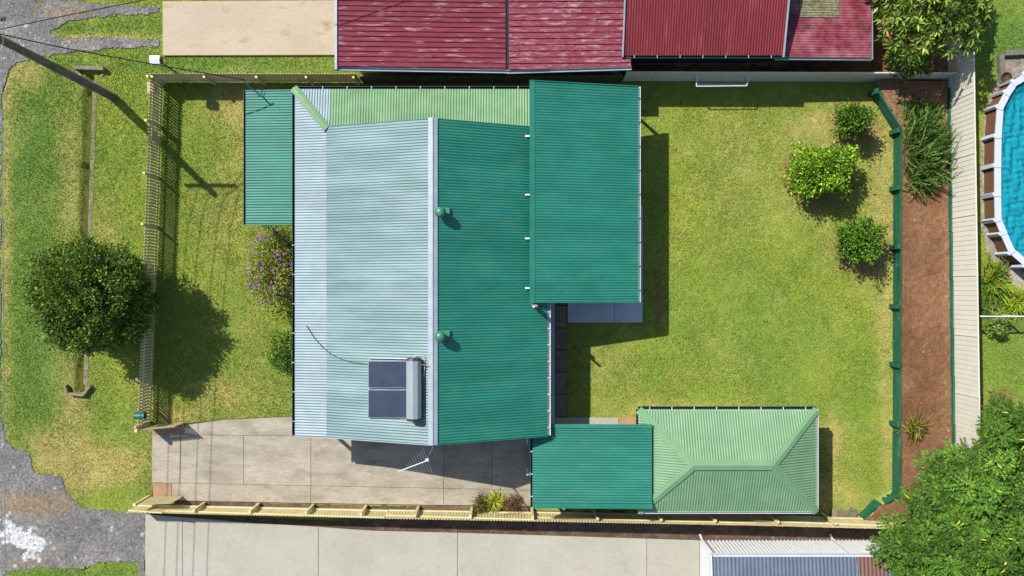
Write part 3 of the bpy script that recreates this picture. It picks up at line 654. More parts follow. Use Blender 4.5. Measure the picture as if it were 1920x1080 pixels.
# front picket fence
pk = [W(306, 158)[:2], W(284, 792)[:2]]
fe = empty('picket_fence', (*pk[0], 0), 'low cream yellow picket fence between front lawn and street verge', 'fence')
L_ = np.linalg.norm(np.array(pk[1]) - pk[0])
paling_fence(fe, pk, lambda s: 1.18, .126, .082, M['yellow'], 1, (.22, .80), [], name='picket', t=.02)
for t in (.0, .125, .275, .42, .565, .71, .862, .998):
    p = np.array(pk[0]) + (np.array(pk[1]) - pk[0]) * t
    B().box(p[0] - .13, p[0] - .035, p[1] - .05, p[1] + .05, 0, 1.24).make('post', M['yellow'], fe)
# gate leaves
for (a, b_, lab) in ((W(287, 797)[:2], W(349, 791)[:2], 'open cream yellow picket gate leaf beside the front lawn'), (W(284, 931)[:2], W(344, 930)[:2], 'open cream yellow picket gate leaf folded against the driveway side fence')):
    g = empty('picket_gate', (*a, 0), lab, 'gate', 'driveway gate leaves')
    paling_fence(g, [a, b_], lambda s: 1.18, .115, .078, M['yellow'], -1, (.25, .78), [], name='picket', z0=.06)
    B().beam((a[0], a[1] - .05, .3), (b_[0], b_[1] - .05, .92), .03, .06).make('brace', M['yellow'], g)
    B().box(a[0] - .14, a[0] - .03, a[1] - .05, a[1] + .06, 0, 1.3).make('post', M['yellow'], g)
# driveway side fence, bottom
bf = [W(x, y)[:2] for x, y in ((262, 946), (330, 947), (730, 955), (1000, 959), (1400, 965), (1672, 971))]
fe = empty('paling_fence', (*bf[0], 0), 'long cream yellow paling fence along the lower side of the driveway', 'fence')
Lb = sum(np.linalg.norm(np.array(q) - p) for p, q in zip(bf[:-1], bf[1:]))
hb_ = lambda s: 1.15 + .38 * min(1, s * 1.05)
paling_fence(fe, bf, hb_, .116, .098, M['yellow'], 1, (.2, .8), [], tip=.06)
for px in (384, 486, 588, 687, 785, 885, 997, 1114, 1228, 1325, 1437, 1540):
    x, y = W(px, np.interp(px, [330, 730, 1000, 1400, 1672], [942, 949, 953, 959, 965]))[:2]; s_ = (px - 262) / 1410
    B().box(x - .05, x + .05, y - .05, y + .05, 0, hb_(s_) - .05).make('post', M['yellow'], fe)
# top left paling fence
tf = [W(304, 153)[:2], W(678, 154)[:2]]
fe = empty('paling_fence', (*tf[0], 0), 'yellow paling fence in its own shade above the front lawn', 'fence')
paling_fence(fe, tf, lambda s: 1.25, .116, .1, M['yellow'], -1, (.18, .82), [.1, 2.2, 4.3, 6.3, 8.2], -.1)
# steel fences
GRV = [(0, -1), (.04, 0), (.96, 0), (.999, -1)]
def steel_fence(name, label, p0, p1, n, z0, z1, mat, inner, pitch=.19):
    p0 = np.array(p0); p1 = np.array(p1); r = empty(name, (*p0, z0), label, 'fence'); d_ = (p1 - p0) / n; u = d_ / np.linalg.norm(d_); nn = np.array([-u[1], u[0]]) * inner
    for i in range(n):
        a = p0 + d_ * i + u * .03; b = p0 + d_ * (i + 1) - u * .03; ln = np.linalg.norm(b - a); k = round(ln / pitch); vs = []; fs = []
        prof = []
        for j in range(k):
            t = j / k * ln
            prof += [(t, -.004), (t + .008, -.022), (t + .024, -.022), (t + .032, -.004)]
        prof.append((ln, -.004))
        for t, dd in prof:
            q = a + u * t + nn * (dd + .015); vs += [(*q, z0 + .04), (*q, z1 - .03)]
        m_ = len(prof)
        for t, dd in prof:
            q = a + u * t + nn * (dd - .012); vs += [(*q, z0 + .04), (*q, z1 - .03)]
        for j in range(m_ - 1):
            fs.append((2 * j, 2 * j + 2, 2 * j + 3, 2 * j + 1)); g = 2 * m_; fs.append((g + 2 * j + 1, g + 2 * j + 3, g + 2 * j + 2, g + 2 * j))
        B().add(vs, fs).make('panel', mat, r)
        B().beam((*a, z1 - .02), (*b, z1 - .02), .045, .05).make('rail', mat, r)
        B().beam((*a, z0 + .04), (*b, z0 + .04), .045, .06).make('rail', mat, r)
    for i in range(n + 1):
        q = p0 + d_ * i; B().beam((*q, z0 - .1), (*q, z1 + .01), .06, .06, (1, 0, 0)).make('post', mat, r)
    return r
q0 = W(1776, -26, BED)[:2]; q1 = W(1791, 955, BED)[:2]; q2 = W(1793, 1060, BED)[:2]
steel_fence('steel_fence', 'long cream ribbed steel fence between the red soil bed and the pool garden', q0, q2, 10, BED, BED + 1.74, M['cream'], -1)
steel_fence('steel_fence', 'cream ribbed steel fence along the top edge of the back lawn', W(1168, 151)[:2], W(1779, 153)[:2], 6, 0, 1.28, M['cream'], -1)
steel_fence('steel_fence', 'dark olive steel fence in the shade behind the mint veranda roof', W(684, 157)[:2], W(1160, 155)[:2], 5, 0, 1.1, M['olive'], -1)
o = empty('plinth_board', (*W(1780, 540, BED)[:2], BED), 'thin dark green plinth boards at the foot of the long cream fence', 'plinth')
for i in range(9):
    ya = W(0, 165 + i * 90, BED)[1]; yb = W(0, 165 + (i + 1) * 90 - 1, BED)[1]; xa_ = W(1778 + i * 1.2, 0, BED)[0]
    B().box(xa_ - .05, xa_ + .02, yb, ya, BED - .1, BED + .16).make('board', M['greenwood'], o)
# green timber retaining wall
def timber_wall(name, label, p, h, z0=0.0, boards=2, postpx=()):
    r = empty(name, (*p[0], z0), label, 'retaining wall')
    for a, b in zip(p[:-1], p[1:]):
        a = np.array(a); b = np.array(b); ln = np.linalg.norm(b - a); k = max(1, round(ln / 2.4)); u = (b - a) / ln; nn = np.array([u[1], -u[0]])
        for j in range(k):
            s0 = a + (b - a) * (j / k) + u * .006; s1 = a + (b - a) * ((j + 1) / k) - u * .006
            for m_ in range(boards):
                zz = z0 + h * (m_ + .5) / boards; off = random.uniform(-.008, .008) * nn
                B().beam((*(s0 + off), zz), (*(s1 + off), zz), .055, h / boards - .012).make('board', M['greenwood'], r)
    return r
tw = [W(1634, 178)[:2], W(1676, 246)[:2]]; tw2 = [W(1676, 246)[:2], W(1674, 922)[:2]]
r = timber_wall('retaining_wall', 'long green painted timber wall holding back the red soil bed', [tw[0], tw[1], tw2[1], W(1648, 936)[:2]], .62)
for px, py in ((1634, 178), (1673, 250), (1673, 355), (1673, 464), (1673, 574), (1673, 682), (1673, 792)):
    x, y = W(px, py)[:2]; B().box(x - .14, x - .03, y - .09, y + .09, 0, .70).make('post', M['greenwood'], r)
timber_wall('retaining_wall', 'short slanting green timber wall by the lower corner of the lawn', [W(1640, 936)[:2], W(1609, 966)[:2]], .55)

# ------------------------------------------------------------------ grass
EXCL0 = [ROAD_T, ROAD_B, [(285, 800), (345, 795), (420, 785), (553, 780), (1222, 782), (1222, 960), (285, 940)], [(270, 962), (1320, 1005), (1740, 1015), (1740, 1200), (270, 1200)], [(303, 1), (660, 1), (660, 105), (303, 105)],
         [(1018, 300), (1064, 300), (1064, 800), (1018, 800)], [(1064, 385), (1206, 385), (1206, 606), (1064, 606)], [(1040, 782), (1232, 782), (1232, 800), (1040, 800)], STRIP, MULCH, DITCH,
         [(600, 232), (1004, 232), (1004, 790), (600, 790)], [(274, 152), (291, 152), (291, 177), (274, 177)], [(1195, 770), (1498, 770), (1498, 930), (1195, 930)]]
EXCL0.append([(280, 930), (1010, 945), (1010, 965), (280, 950)])
def grass(n):
    x = rng.uniform(-22.6, 22.6, n); y = rng.uniform(-13.4, 13.4, n)
    px, py = topx(x, y); z = zground(x, y)
    jx = px + (fbm(x, y, 3.5, 3) - .5) * 18 + rng.normal(0, 1, n) * rng.choice([3, 15], n); jy = py + (fbm(x + 40, y, 3.5, 3) - .5) * 18 + rng.normal(0, 1, n) * rng.choice([3, 15], n)
    ok = np.ones(n, bool)
    for i, p in enumerate(EXCL0): ok &= ~(inside(jx, jy, p) if i < 2 else inside(px, py, p))
    pbx, pby = topx(x, y, BED)
    ok &= ~inside(pbx, pby, BEDPOLY); ok &= ~inside(pbx + (jx - px), pby + (jy - py), POOLG)
    ok &= ~((pbx > 1772) & (pbx < 1812) & (py > 130))
    col, bare = lawn_color(x, y)
    ok &= rng.random(n) > bare * .75
    x, y, z, col = x[ok], y[ok], z[ok], col[ok]; n = len(x)
    L = rng.uniform(.03, .07, n) * (.7 + .6 * fbm(x, y, 1.3, 2)); w = rng.uniform(.012, .024, n); a = rng.uniform(0, 6.283, n); tl = rng.uniform(.6, 1.45, n)
    dx = np.cos(a) * np.sin(tl) * L; dy = np.sin(a) * np.sin(tl) * L; dz = np.cos(tl) * L
    sx = -np.sin(a) * w; sy = np.cos(a) * w; zb = z - .02
    P = np.stack([np.stack([x - sx, y - sy, zb], -1), np.stack([x + sx, y + sy, zb], -1), np.stack([x + dx, y + dy, zb + dz + .012], -1)], 1).reshape(-1, 3)
    f = rng.uniform(.96, 1.34, n)[:, None]; yel = rng.random(n)[:, None] ** 3
    cc = col * f * (1 + yel * np.array([.35, .22, .1]))
    cc = np.repeat(cc[:, None, :], 3, 1).reshape(-1, 3)
    tag(link('lawn_grass', np_mesh('lawn_grass', P, np.arange(3 * n).reshape(-1, 3), False, cc), M['blade']), 'short mown lawn grass covering yard and verges', 'grass', kind='stuff')
grass(850000)

# ------------------------------------------------------------------ foliage builders
def unit(v): return v / np.maximum(np.linalg.norm(v, axis=-1, keepdims=True), 1e-9)
def rdir(n): return unit(rng.normal(size=(n, 3)))
def leaves_mesh(name, P, D, L, Wd, col, droop=.15, up=.6):
    """diamond leaf of two folded triangles for each base point P along direction D"""
    n = len(P); D = unit(D); upv = unit(np.array([0, 0, 1.]) * up + rdir(n)); Sd = unit(np.cross(D, upv)); Nn = np.cross(Sd, D)
    L = np.broadcast_to(L, n)[:, None]; Wd = np.broadcast_to(Wd, n)[:, None]
    mid = P + D * L * .5 + Nn * L * .06; tip = P + D * L - np.array([0, 0, 1.]) * L * droop
    V = np.stack([P, mid + Sd * Wd * .5 + Nn * Wd * .12, tip, mid - Sd * Wd * .5 + Nn * Wd * .12], 1).reshape(-1, 3)
    I = np.arange(n)[:, None] * 4
    F = np.concatenate([I + np.array([[0, 1, 2]]), I + np.array([[0, 2, 3]])], 1).reshape(-1, 3)
    return np_mesh(name, V, F, False, np.repeat(col, 4, 0))
def pal(n, cols, jit=.25, gain=1.5):
    cols = s2l(np.array(cols, float)); c_ = cols[rng.integers(0, len(cols), n)] * gain
    return c_ * rng.uniform(1 - jit, 1 + jit, (n, 1))
def trunk_mesh(root, base, top, r, limbs, mat='bark', rr=.35, name='trunk'):
    b = B(); base = np.array(base); top = np.array(top)
    b.tube([base - (0, 0, .1), base + (top - base) * .4 + (rng.normal() * .03, rng.normal() * .03, 0), top], [r, r * .75, r * .5], 8)
    for l in limbs:
        s0 = base + (top - base) * rng.uniform(.45, .95); l = np.array(l)
        b.tube([s0, (s0 + l) / 2 + np.array([0, 0, .12]) + rng.normal(size=3) * .05, l], [r * rr, r * rr * .6, r * rr * .2], 5)
    return b.make(name, M[mat], root, True)
def clump_crown(name, root, cen, rad, nclump, per, crad, L, Wd, cols, mat='leaf', noise_amp=.18, low=-.75, shell=(.72, 1.0), inner=.25, jit=.3, limbs=8, tr=.09, base=None, label_=None):
    """crown of leaf clumps spread over and inside an uneven ellipsoid"""
    cen = np.array(cen, float); rad = np.array(rad, float)
    d = rdir(nclump * 3); d = d[d[:, 2] > low][:nclump]; k = len(d)
    lump = 1 + noise_amp * np.sin(d[:, 0] * 4.1 + 1.3) * np.cos(d[:, 1] * 3.7 + d[:, 2] * 3) + rng.normal(0, noise_amp * .35, k)
    rr = np.where(rng.random(k) < inner, rng.uniform(.25, .75, k), rng.uniform(*shell, k)) * lump
    C = cen + d * rad * rr[:, None]
    tone = rng.uniform(.75, 1.25, k)
    n = k * per; ci = np.repeat(np.arange(k), per)
    P = C[ci] + rng.normal(0, 1, (n, 3)) * crad * np.array([1, 1, .7]); D = unit(d[ci] * .9 + rdir(n) + np.array([0, 0, .25]))
    col = pal(n, cols, jit, 1.9) * tone[ci][:, None]
    me = leaves_mesh('crown', P, D, rng.uniform(.7, 1.25, n) * L, rng.uniform(.8, 1.2, n) * Wd, col)
    attach('crown', me, mat, root)
    bs = np.array(base if base is not None else (cen[0], cen[1], 0.0))
    ends = [cen + rdir(1)[0] * rad * .7 * np.array([1, 1, .8]) for _ in range(limbs)]
    trunk_mesh(root, bs, cen - (0, 0, rad[2] * .25), tr, ends)
def rel(me, root):
    co = np.empty(len(me.vertices) * 3, np.float32); me.vertices.foreach_get('co', co)
    co = co.reshape(-1, 3) - org(root); me.vertices.foreach_set('co', co.ravel()); me.update(); return me
def attach(name, me, mat, root):
    return link(name, rel(me, root), M[mat] if isinstance(mat, str) else mat, root, org(root))

# ------------------------------------------------------------------ trees and plants
def tree(name, label, cat, px, py, zc, rad, base_px=None, z0=0.0, group=None, **kw):
    x, y, _ = W(px, py, zc)
    bx, by = (x, y) if base_px is None else W(*base_px, z0)[:2]
    r = empty(name, (bx, by, z0), label, cat, group)
    clump_crown(name, r, (x, y, zc), rad, base=(bx, by, z0), **kw)
    return r
DARKG = [(70, 96, 32), (86, 112, 36), (104, 126, 42), (54, 80, 30), (126, 142, 58), (98, 118, 36)]
CITR = [(84, 124, 26), (106, 146, 32), (136, 168, 40), (66, 104, 26), (164, 186, 56)]
CITD = [(58, 92, 26), (76, 112, 32), (94, 130, 38), (48, 78, 26), (120, 148, 50)]
tree('street_tree', 'big round dark glossy tree on the street verge beside the picket fence', 'tree', 173, 557, 2.35, (2.02, 2.12, 2.1), nclump=820, per=52, crad=.13, L=.13, Wd=.065, cols=DARKG, noise_amp=.11, shell=(.78, 1.02), inner=.3, tr=.16, limbs=14)
tree('citrus_tree', 'small dark green citrus tree nearest the slanting end of the green wall', 'tree', 1598, 227, 1.05, (.52, .45, .55), base_px=(1602, 246), nclump=110, per=46, crad=.13, L=.12, Wd=.06, cols=CITD, noise_amp=.38, shell=(.6, 1.05), tr=.05)
tree('citrus_tree', 'largest bright green citrus tree on the back lawn', 'tree', 1541, 321, 1.05, (1.15, .86, .8), base_px=(1545, 335), nclump=230, per=50, crad=.14, L=.14, Wd=.075, cols=CITR, noise_amp=.34, shell=(.6, 1.05), tr=.07)
tree('citrus_tree', 'mid green citrus tree lowest of the three on the back lawn', 'tree', 1612, 452, .95, (.74, .72, .7), base_px=(1614, 462), nclump=140, per=48, crad=.13, L=.125, Wd=.06, cols=CITD + CITR[:2], noise_amp=.36, shell=(.6, 1.05), tr=.05)
# purple flowering shrub and small bush by the veranda
r = tree('flowering_shrub', 'sprawling green shrub dotted with purple flowers beside the veranda', 'shrub', 512, 502, .75, (.98, 1.6, .75), base_px=(512, 506), nclump=240, per=34, crad=.15, L=.11, Wd=.04, cols=[(128, 146, 50), (150, 162, 64), (104, 124, 42), (172, 170, 88), (86, 104, 38)], mat='leaf_matt', noise_amp=.3, shell=(.6, 1.08), tr=.04)
fx, fy, fz = W(508, 500, .9); fl = B()
for i in range(90):
    d_ = rdir(1)[0]; d_[2] = abs(d_[2]); q = np.array([fx, fy, .75]) + d_ * np.array([1.0, 1.62, .82]) * rng.uniform(.85, 1.02); a0 = rng.uniform(0, 6)
    for k in range(5):
        a = a0 + k * 1.2566; e = np.array([math.cos(a), math.sin(a), .25]); s_ = np.array([-math.sin(a), math.cos(a), 0]) * .022
        fl.add([q, q + e * .035 + s_, q + e * .06, q + e * .035 - s_], [(0, 1, 2, 3)])
tag(fl.make('flowers', M['petal'], r), kind='stuff')
tree('low_bush', 'small round green bush against the veranda near the driveway', 'bush', 534, 658, .5, (.62, .72, .5), nclump=90, per=36, crad=.12, L=.10, Wd=.055, cols=CITD + [(120, 140, 56)], noise_amp=.2, tr=.03)
# broad leaved tree at the top right: leaf rosettes
def rosette_tree(name, label, cen, rad, base, nros, per, L, Wd, cols, mat='leaf', low=-.35, tr=.12, limbs=16, twigs=True, rise=.45, z0=0.0):
    cen = np.array(cen, float); rad = np.array(rad, float); r = empty(name, (*base, z0), label, 'tree')
    d = rdir(nros * 3); d = d[d[:, 2] > low][:nros]; k = len(d); rr = np.where(rng.random(k) < .3, rng.uniform(.35, .8, k), rng.uniform(.75, 1.05, k))
    rr *= 1 + .16 * np.sin(d[:, 0] * 5 + 1) * np.cos(d[:, 1] * 4.3)
    C = cen + d * rad * rr[:, None]; tone = rng.uniform(.7, 1.3, k); ax = unit(d * .7 + np.array([0, 0, .8]) + rdir(k) * .35)
    t1 = unit(np.cross(ax, rdir(k))); t2 = np.cross(ax, t1); n = k * per; ci = np.repeat(np.arange(k), per)
    a = np.tile(np.arange(per) * 2.399, k) + np.repeat(rng.uniform(0, 6, k), per); ri = np.tile(np.linspace(.15, 1.1, per), k) * rise * 2
    D = t1[ci] * np.cos(a)[:, None] + t2[ci] * np.sin(a)[:, None] + ax[ci] * (1.0 - ri)[:, None]
    col = pal(n, cols, .22, 1.4) * tone[ci][:, None]
    attach('crown', leaves_mesh('crown', C[ci] + unit(D) * .02, D, rng.uniform(.75, 1.2, n) * L, rng.uniform(.8, 1.2, n) * Wd, col, droop=.2, up=1.2), mat, r)
    ends = [C[i] for i in rng.integers(0, k, limbs)]
    trunk_mesh(r, (*base, z0), cen - (0, 0, rad[2] * .35), tr, ends)
    return r
BROAD = [(104, 134, 40), (134, 160, 52), (158, 178, 70), (78, 108, 34), (182, 192, 96), (66, 94, 32)]
x, y, _ = W(1738, 20, 2.6)
rosette_tree('broadleaf_tree', 'leafy tree with star-like leaf clusters overhanging the cream fence at the top', (x, y + 1.0, 2.9), (2.1, 2.9, 1.4), (x, y + .9), 640, 13, .30, .085, BROAD)
x, y, _ = W(1712, 112, 1.6)
rosette_tree('broadleaf_shrub', 'lower leafy shrub with star-like leaf clusters by the red roof corner', (x, y, 1.3), (.72, .55, .7), (x, y), 60, 12, .28, .08, BROAD, tr=.05, limbs=8)
# big feathery tree at the bottom right: compound fronds
def frond_tree(name, label, cen, rad, base, nros, per, z0, cols):
    cen = np.array(cen, float); rad = np.array(rad, float); r = empty(name, (*base, z0), label, 'tree')
    d = rdir(nros * 3); d = d[d[:, 2] > -.2][:nros]; k = len(d); rr = np.where(rng.random(k) < .32, rng.uniform(.4, .85, k), rng.uniform(.74, 1.06, k))
    rr *= 1 + .2 * np.sin(d[:, 0] * 6 + .5) * np.cos(d[:, 1] * 5.3 + 1)
    C = cen + d * rad * rr[:, None]; tone = rng.uniform(.6, 1.35, k); P = []; D = []; CI = []
    for i in range(k):
        ax = unit(d[i] * .5 + np.array([0, 0, .9]) + rdir(1)[0] * .3); t1 = unit(np.cross(ax, rdir(1)[0])); t2 = np.cross(ax, t1); a0 = rng.uniform(0, 6)
        for j in range(per):
            a = a0 + j * 6.283 / per + rng.normal() * .2; e = unit(t1 * math.cos(a) + t2 * math.sin(a) + ax * rng.uniform(.0, .45)); s_ = unit(np.cross(e, ax)); fl_ = rng.uniform(.36, .62)
            tt = np.linspace(.12, 1, 14)
            q = C[i] + e * (tt * fl_)[:, None] - np.array([0, 0, 1.]) * (tt ** 2 * fl_ * .25)[:, None]
            for sg in (1, -1):
                P.append(q); D.append(np.tile(e * .6, (14, 1)) + s_ * sg + rng.normal(0, .1, (14, 3))); CI.append(np.full(14, i))
    P = np.vstack(P); D = np.vstack(D); CI = np.concatenate(CI); n = len(P)
    col = pal(n, cols, .14, 1.22) * tone[CI][:, None]
    attach('crown', leaves_mesh('crown', P, D, rng.uniform(.12, .18, n), .045, col, droop=.12, up=2.0), 'leaf_matt', r)
    # pale seed pods and young shoots
    m_ = 520; pi = rng.integers(0, k, m_); PP = C[pi] + rng.normal(0, .12, (m_, 3)) + np.array([0, 0, .12]); pc_ = pal(m_, [(190, 206, 60), (168, 196, 52), (206, 214, 110)], .12) * .9
    pods_ = attach('seed_pods', leaves_mesh('seed_pods', PP, rdir(m_) * np.array([1, 1, .4]), rng.uniform(.16, .34, m_), .07, pc_, droop=.1, up=2), 'leaf_matt', r); tag(pods_, kind='stuff')
    ends = [C[i] for i in rng.integers(0, k, 26)]
    trunk_mesh(r, (*base, z0), cen - (0, 0, rad[2] * .5), .2, ends)
    return r
FEA = [(84, 128, 40), (98, 142, 46), (72, 114, 40), (116, 156, 52), (62, 102, 40), (126, 160, 54)]
x, y, _ = W(1868, 990, 3.4)
frond_tree('feathery_tree', 'wide feathery light green tree filling the bottom corner beyond the retaining wall', (x + .15, y - .15, 2.9), (3.6, 3.75, 1.6), (x, y), 440, 8, BED, FEA)

# strappy and needle plants
def spray(name, label, cat, px, py, z0, n, L, Wd, cols, spread=1.0, rise=(.15, 1.1), seg=4, rad=.05, lean=(0, 0), droop=.5, mat='leaf', sc=(1, 1), parent_name='leaves', base=None):
    """long arching strap leaves from a rosette centre; each leaf a narrow folded strip"""
    x, y, _ = W(px, py, z0); r = empty(name, (x, y, z0), label, cat); Vv = []; Ff = []; Cc = []
    cl = pal(n, cols, .25)
    for i in range(n):
        a = rng.uniform(0, 6.283); t = rng.uniform(*rise); q = np.array([x, y, z0]) + np.array([rng.normal() * rad * sc[0], rng.normal() * rad * sc[1], rng.uniform(0, .05)])
        e = np.array([math.cos(a) * math.cos(t) * sc[0] + lean[0], math.sin(a) * math.cos(t) * sc[1] + lean[1], math.sin(t)]); ln = L * rng.uniform(.65, 1.15); s_ = unit(np.cross(e, [0, 0, 1.]))
        b0 = len(Vv)
        for k in range(seg + 1):
            u = k / seg; c_ = q + e * ln * u * spread - np.array([0, 0, 1.]) * droop * ln * u * u; w = Wd * (1 - u) ** .6 * (.5 + min(u * 3, 1) * .5)
            c_[2] = max(c_[2], z0 + .02)
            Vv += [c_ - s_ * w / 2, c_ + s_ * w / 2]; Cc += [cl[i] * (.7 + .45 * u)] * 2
        for k in range(seg): Ff.append((b0 + 2 * k, b0 + 2 * k + 1, b0 + 2 * k + 3, b0 + 2 * k + 2))
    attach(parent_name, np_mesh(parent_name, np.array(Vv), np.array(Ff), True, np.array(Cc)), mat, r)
    return r, (x, y)
r, (x, y) = spray('cordyline', 'clump of yellow striped strappy leaves in the red soil bed', 'plant', 1714, 803, BED, 210, .72, .055, [(150, 132, 50), (104, 116, 44), (178, 150, 62), (80, 96, 40), (66, 60, 40)], droop=.45, rad=.1)
trunk_mesh(r, (x, y, BED), (x, y, BED + .12), .05, [], name='stem')
r, (x, y) = spray('fan_palm', 'small yellow green fan palm at the lower paling fence', 'plant', 929, 941, .15, 150, .62, .06, [(176, 178, 40), (150, 164, 44), (122, 146, 44), (192, 180, 60)], droop=.35, rad=.05)
trunk_mesh(r, (x, y, 0), (x, y, .3), .06, [], name='stem')
tree('low_bush', 'dark olive little bush left of the small fan palm', 'bush', 904, 946, .3, (.28, .32, .34), nclump=36, per=30, crad=.1, L=.08, Wd=.04, cols=[(96, 92, 38), (116, 104, 44), (72, 74, 34)], noise_amp=.2, tr=.03)
tree('low_bush', 'dry reddish brown little bush right of the small fan palm', 'bush', 957, 943, .25, (.2, .24, .26), nclump=30, per=26, crad=.1, L=.08, Wd=.03, cols=[(120, 84, 58), (98, 74, 50), (140, 104, 70)], noise_amp=.2, tr=.03, mat='leaf_matt')
spray('dry_grass_tuft', 'dry straw coloured tuft at the carport corner of the fence', 'plant', 972, 938, .03, 60, .35, .02, [(150, 116, 74), (124, 96, 62)], droop=.5, rad=.05, mat='leaf_matt')
r, (x, y) = spray('arching_palm', 'yellow green arching palm beside the pool gravel', 'plant', 1906, 567, BED, 260, .95, .05, [(160, 178, 40), (132, 158, 40), (184, 192, 60), (104, 134, 36)], droop=.55, rad=.12, rise=(.1, 1.2))
trunk_mesh(r, (x, y, BED), (x, y, BED + .3), .07, [], name='stem')
r, (x, y) = spray('split_leaf_plant', 'large split-leaved green plant between the cream fence and pool gravel', 'plant', 1862, 530, BED, 330, .85, .06, [(112, 148, 36), (88, 126, 34), (138, 168, 44), (64, 98, 30), (176, 170, 60)], droop=.3, rad=.22, rise=(.2, 1.3), sc=(.8, 1.25))
trunk_mesh(r, (x, y, BED), (x, y, BED + .25), .06, [], name='stem')
spray('split_leaf_plant', 'smaller dark split-leaved plant below it against the cream fence', 'plant', 1846, 572, BED, 130, .5, .045, [(96, 126, 38), (70, 100, 32), (128, 150, 60)], droop=.3, rad=.14, rise=(.2, 1.2))
rosette_tree('broadleaf_shrub', 'little pale leafy shrub under the white pool rail', (*W(1873, 611, BED + .4)[:2], BED + .4), (.42, .35, .32), W(1873, 611, BED)[:2], 26, 12, .18, .055, [(160, 176, 96), (128, 152, 62), (96, 126, 44)], tr=.03, limbs=4, z0=BED)
# drooping needle shrub
def plume_shrub(px, py):
    x, y, _ = W(px, py, BED); r = empty('needle_shrub', (x, y, BED), 'leaning soft needle-leaved shrub spilling over the red soil', 'shrub'); P = []; D = []; CC = []
    cols = s2l(np.array([(84, 116, 40), (104, 134, 52), (66, 98, 36), (124, 148, 66), (54, 84, 34)], float))
    for i in range(560):
        yy = rng.uniform(-1, 1); wd = math.sqrt(max(0, 1 - yy * yy)); b0 = np.array([x + rng.normal() * .2 + wd * rng.uniform(-.55, .35), y + yy * 1.55, BED + .15 + rng.uniform(0, .75) * wd])
        e = unit(np.array([.75 + rng.normal() * .45, .35 + rng.normal() * .4 + yy * .35, rng.uniform(.05, .75)])); ln = rng.uniform(.5, 1.1) * (.55 + .5 * wd); n = 26; u = np.linspace(.1, 1, n)[:, None]
        c_ = b0 + e * ln * u - np.array([0, 0, 1.]) * (.3 * ln * u * u); ph = np.arange(n) * 2.4; s1 = unit(np.cross(e, [0, 0, 1.])); s2 = np.cross(s1, e)
        dd = e * 2.2 + s1 * np.cos(ph)[:, None] * .8 + s2 * np.sin(ph)[:, None] * .8
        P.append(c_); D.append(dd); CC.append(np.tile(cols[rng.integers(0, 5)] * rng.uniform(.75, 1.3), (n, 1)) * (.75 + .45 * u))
    P = np.vstack(P); D = np.vstack(D); n = len(P)
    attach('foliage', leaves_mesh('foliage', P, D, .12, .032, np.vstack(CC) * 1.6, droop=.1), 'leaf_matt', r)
    b = B()
    for i in range(9):
        q = np.array([x - .2, y, BED]); e_ = np.array([x + rng.uniform(-.2, .6), y + rng.uniform(-1.2, 1.3), BED + .6]); b.tube([q + (0, rng.uniform(-.5, .5), -.05), (q + e_) / 2 + (0, 0, .15), e_], [.035, .025, .008], 5)
    b.make('stem', M['bark'], r, True)
plume_shrub(1713, 283)

# ------------------------------------------------------------------ things on the roof
def roof_plane_z(x): return ZR - (abs(x - XR)) * ((ZR - ZE) / (XE - XR) if x > XR else (ZR - ZB) / (XR - XB))
M['vent'] = pm('green_vent_metal', c(58, 132, 100), c(70, 144, 112), 6, rough=.4, spec=.5)
for px, py, lab in ((826, 398, 'green whirlybird roof vent halfway along the ridge'), (826, 631, 'green whirlybird roof vent nearer the solar heater')):
    z = 4.5; x, y, _ = W(px, py, z); zr_ = roof_plane_z(x); v = empty('roof_vent', (x, y, zr_), lab, 'roof vent', 'whirlybird roof vents')
    B().lathe(x, y, [(.13, zr_ - .06), (.13, zr_ + .24)], 18).make('throat', M['vent'], v, True)
    B().box(x - .06, x + .30, y - .2, y + .2, zr_ - .08, zr_ - .01).make('base_flashing', M['vent'], v)
    z1 = zr_ + .24; hd = B(); nf = 20
    for k in range(nf):
        a = 2 * math.pi * k / nf; a2 = a + .30; ring = []
        for t in np.linspace(0, 1, 7):
            rr_ = .145 + .065 * math.sin(math.pi * (t * .86 + .08)); rr_ = rr_ if t < .8 else rr_ * (1 - (t - .8) * 1.6); zz = z1 + .27 * t
            ring += [(x + rr_ * math.cos(a), y + rr_ * math.sin(a), zz), (x + (rr_ - .018) * math.cos(a2), y + (rr_ - .018) * math.sin(a2), zz)]
        hd.add(ring, [(2 * i, 2 * i + 1, 2 * i + 3, 2 * i + 2) for i in range(6)])
    hd.make('vanes', M['vent'], v)
    B().lathe(x, y, [(.17, z1 + .215), (.165, z1 + .25), (.13, z1 + .285), (.07, z1 + .31), (.015, z1 + .318)], 24).make('cap', M['vent'], v, True)
    B().lathe(x, y, [(.16, z1 - .01), (.165, z1 + .01)], 20).make('collar', M['vent'], v, True)
M['panel'] = pm('solar_collector_glass', c(56, 68, 84), c(64, 76, 92), 2, rough=.18, spec=.6)
M['riser'] = pm('collector_seam', c(74, 86, 102), rough=.3)
M['tank'] = pm('tank_grey', c(176, 182, 186), c(168, 174, 180), 3, rough=.35, spec=.5, metal=.1)
M['tank_end'] = pm('tank_end_grey', c(66, 68, 72), rough=.5)
def on_left(px, py, dz=0.0):       # pixel to a point on the front slope raised by dz
    z = 4.0
    for _ in range(6): x, y, _q = W(px, py, z); z = roof_plane_z(x) + dz
    return np.array([x, y, z])
hw = empty('solar_water_heater', on_left(740, 730), 'solar water heater with two dark collectors and a grey tank on the front roof slope', 'water heater')
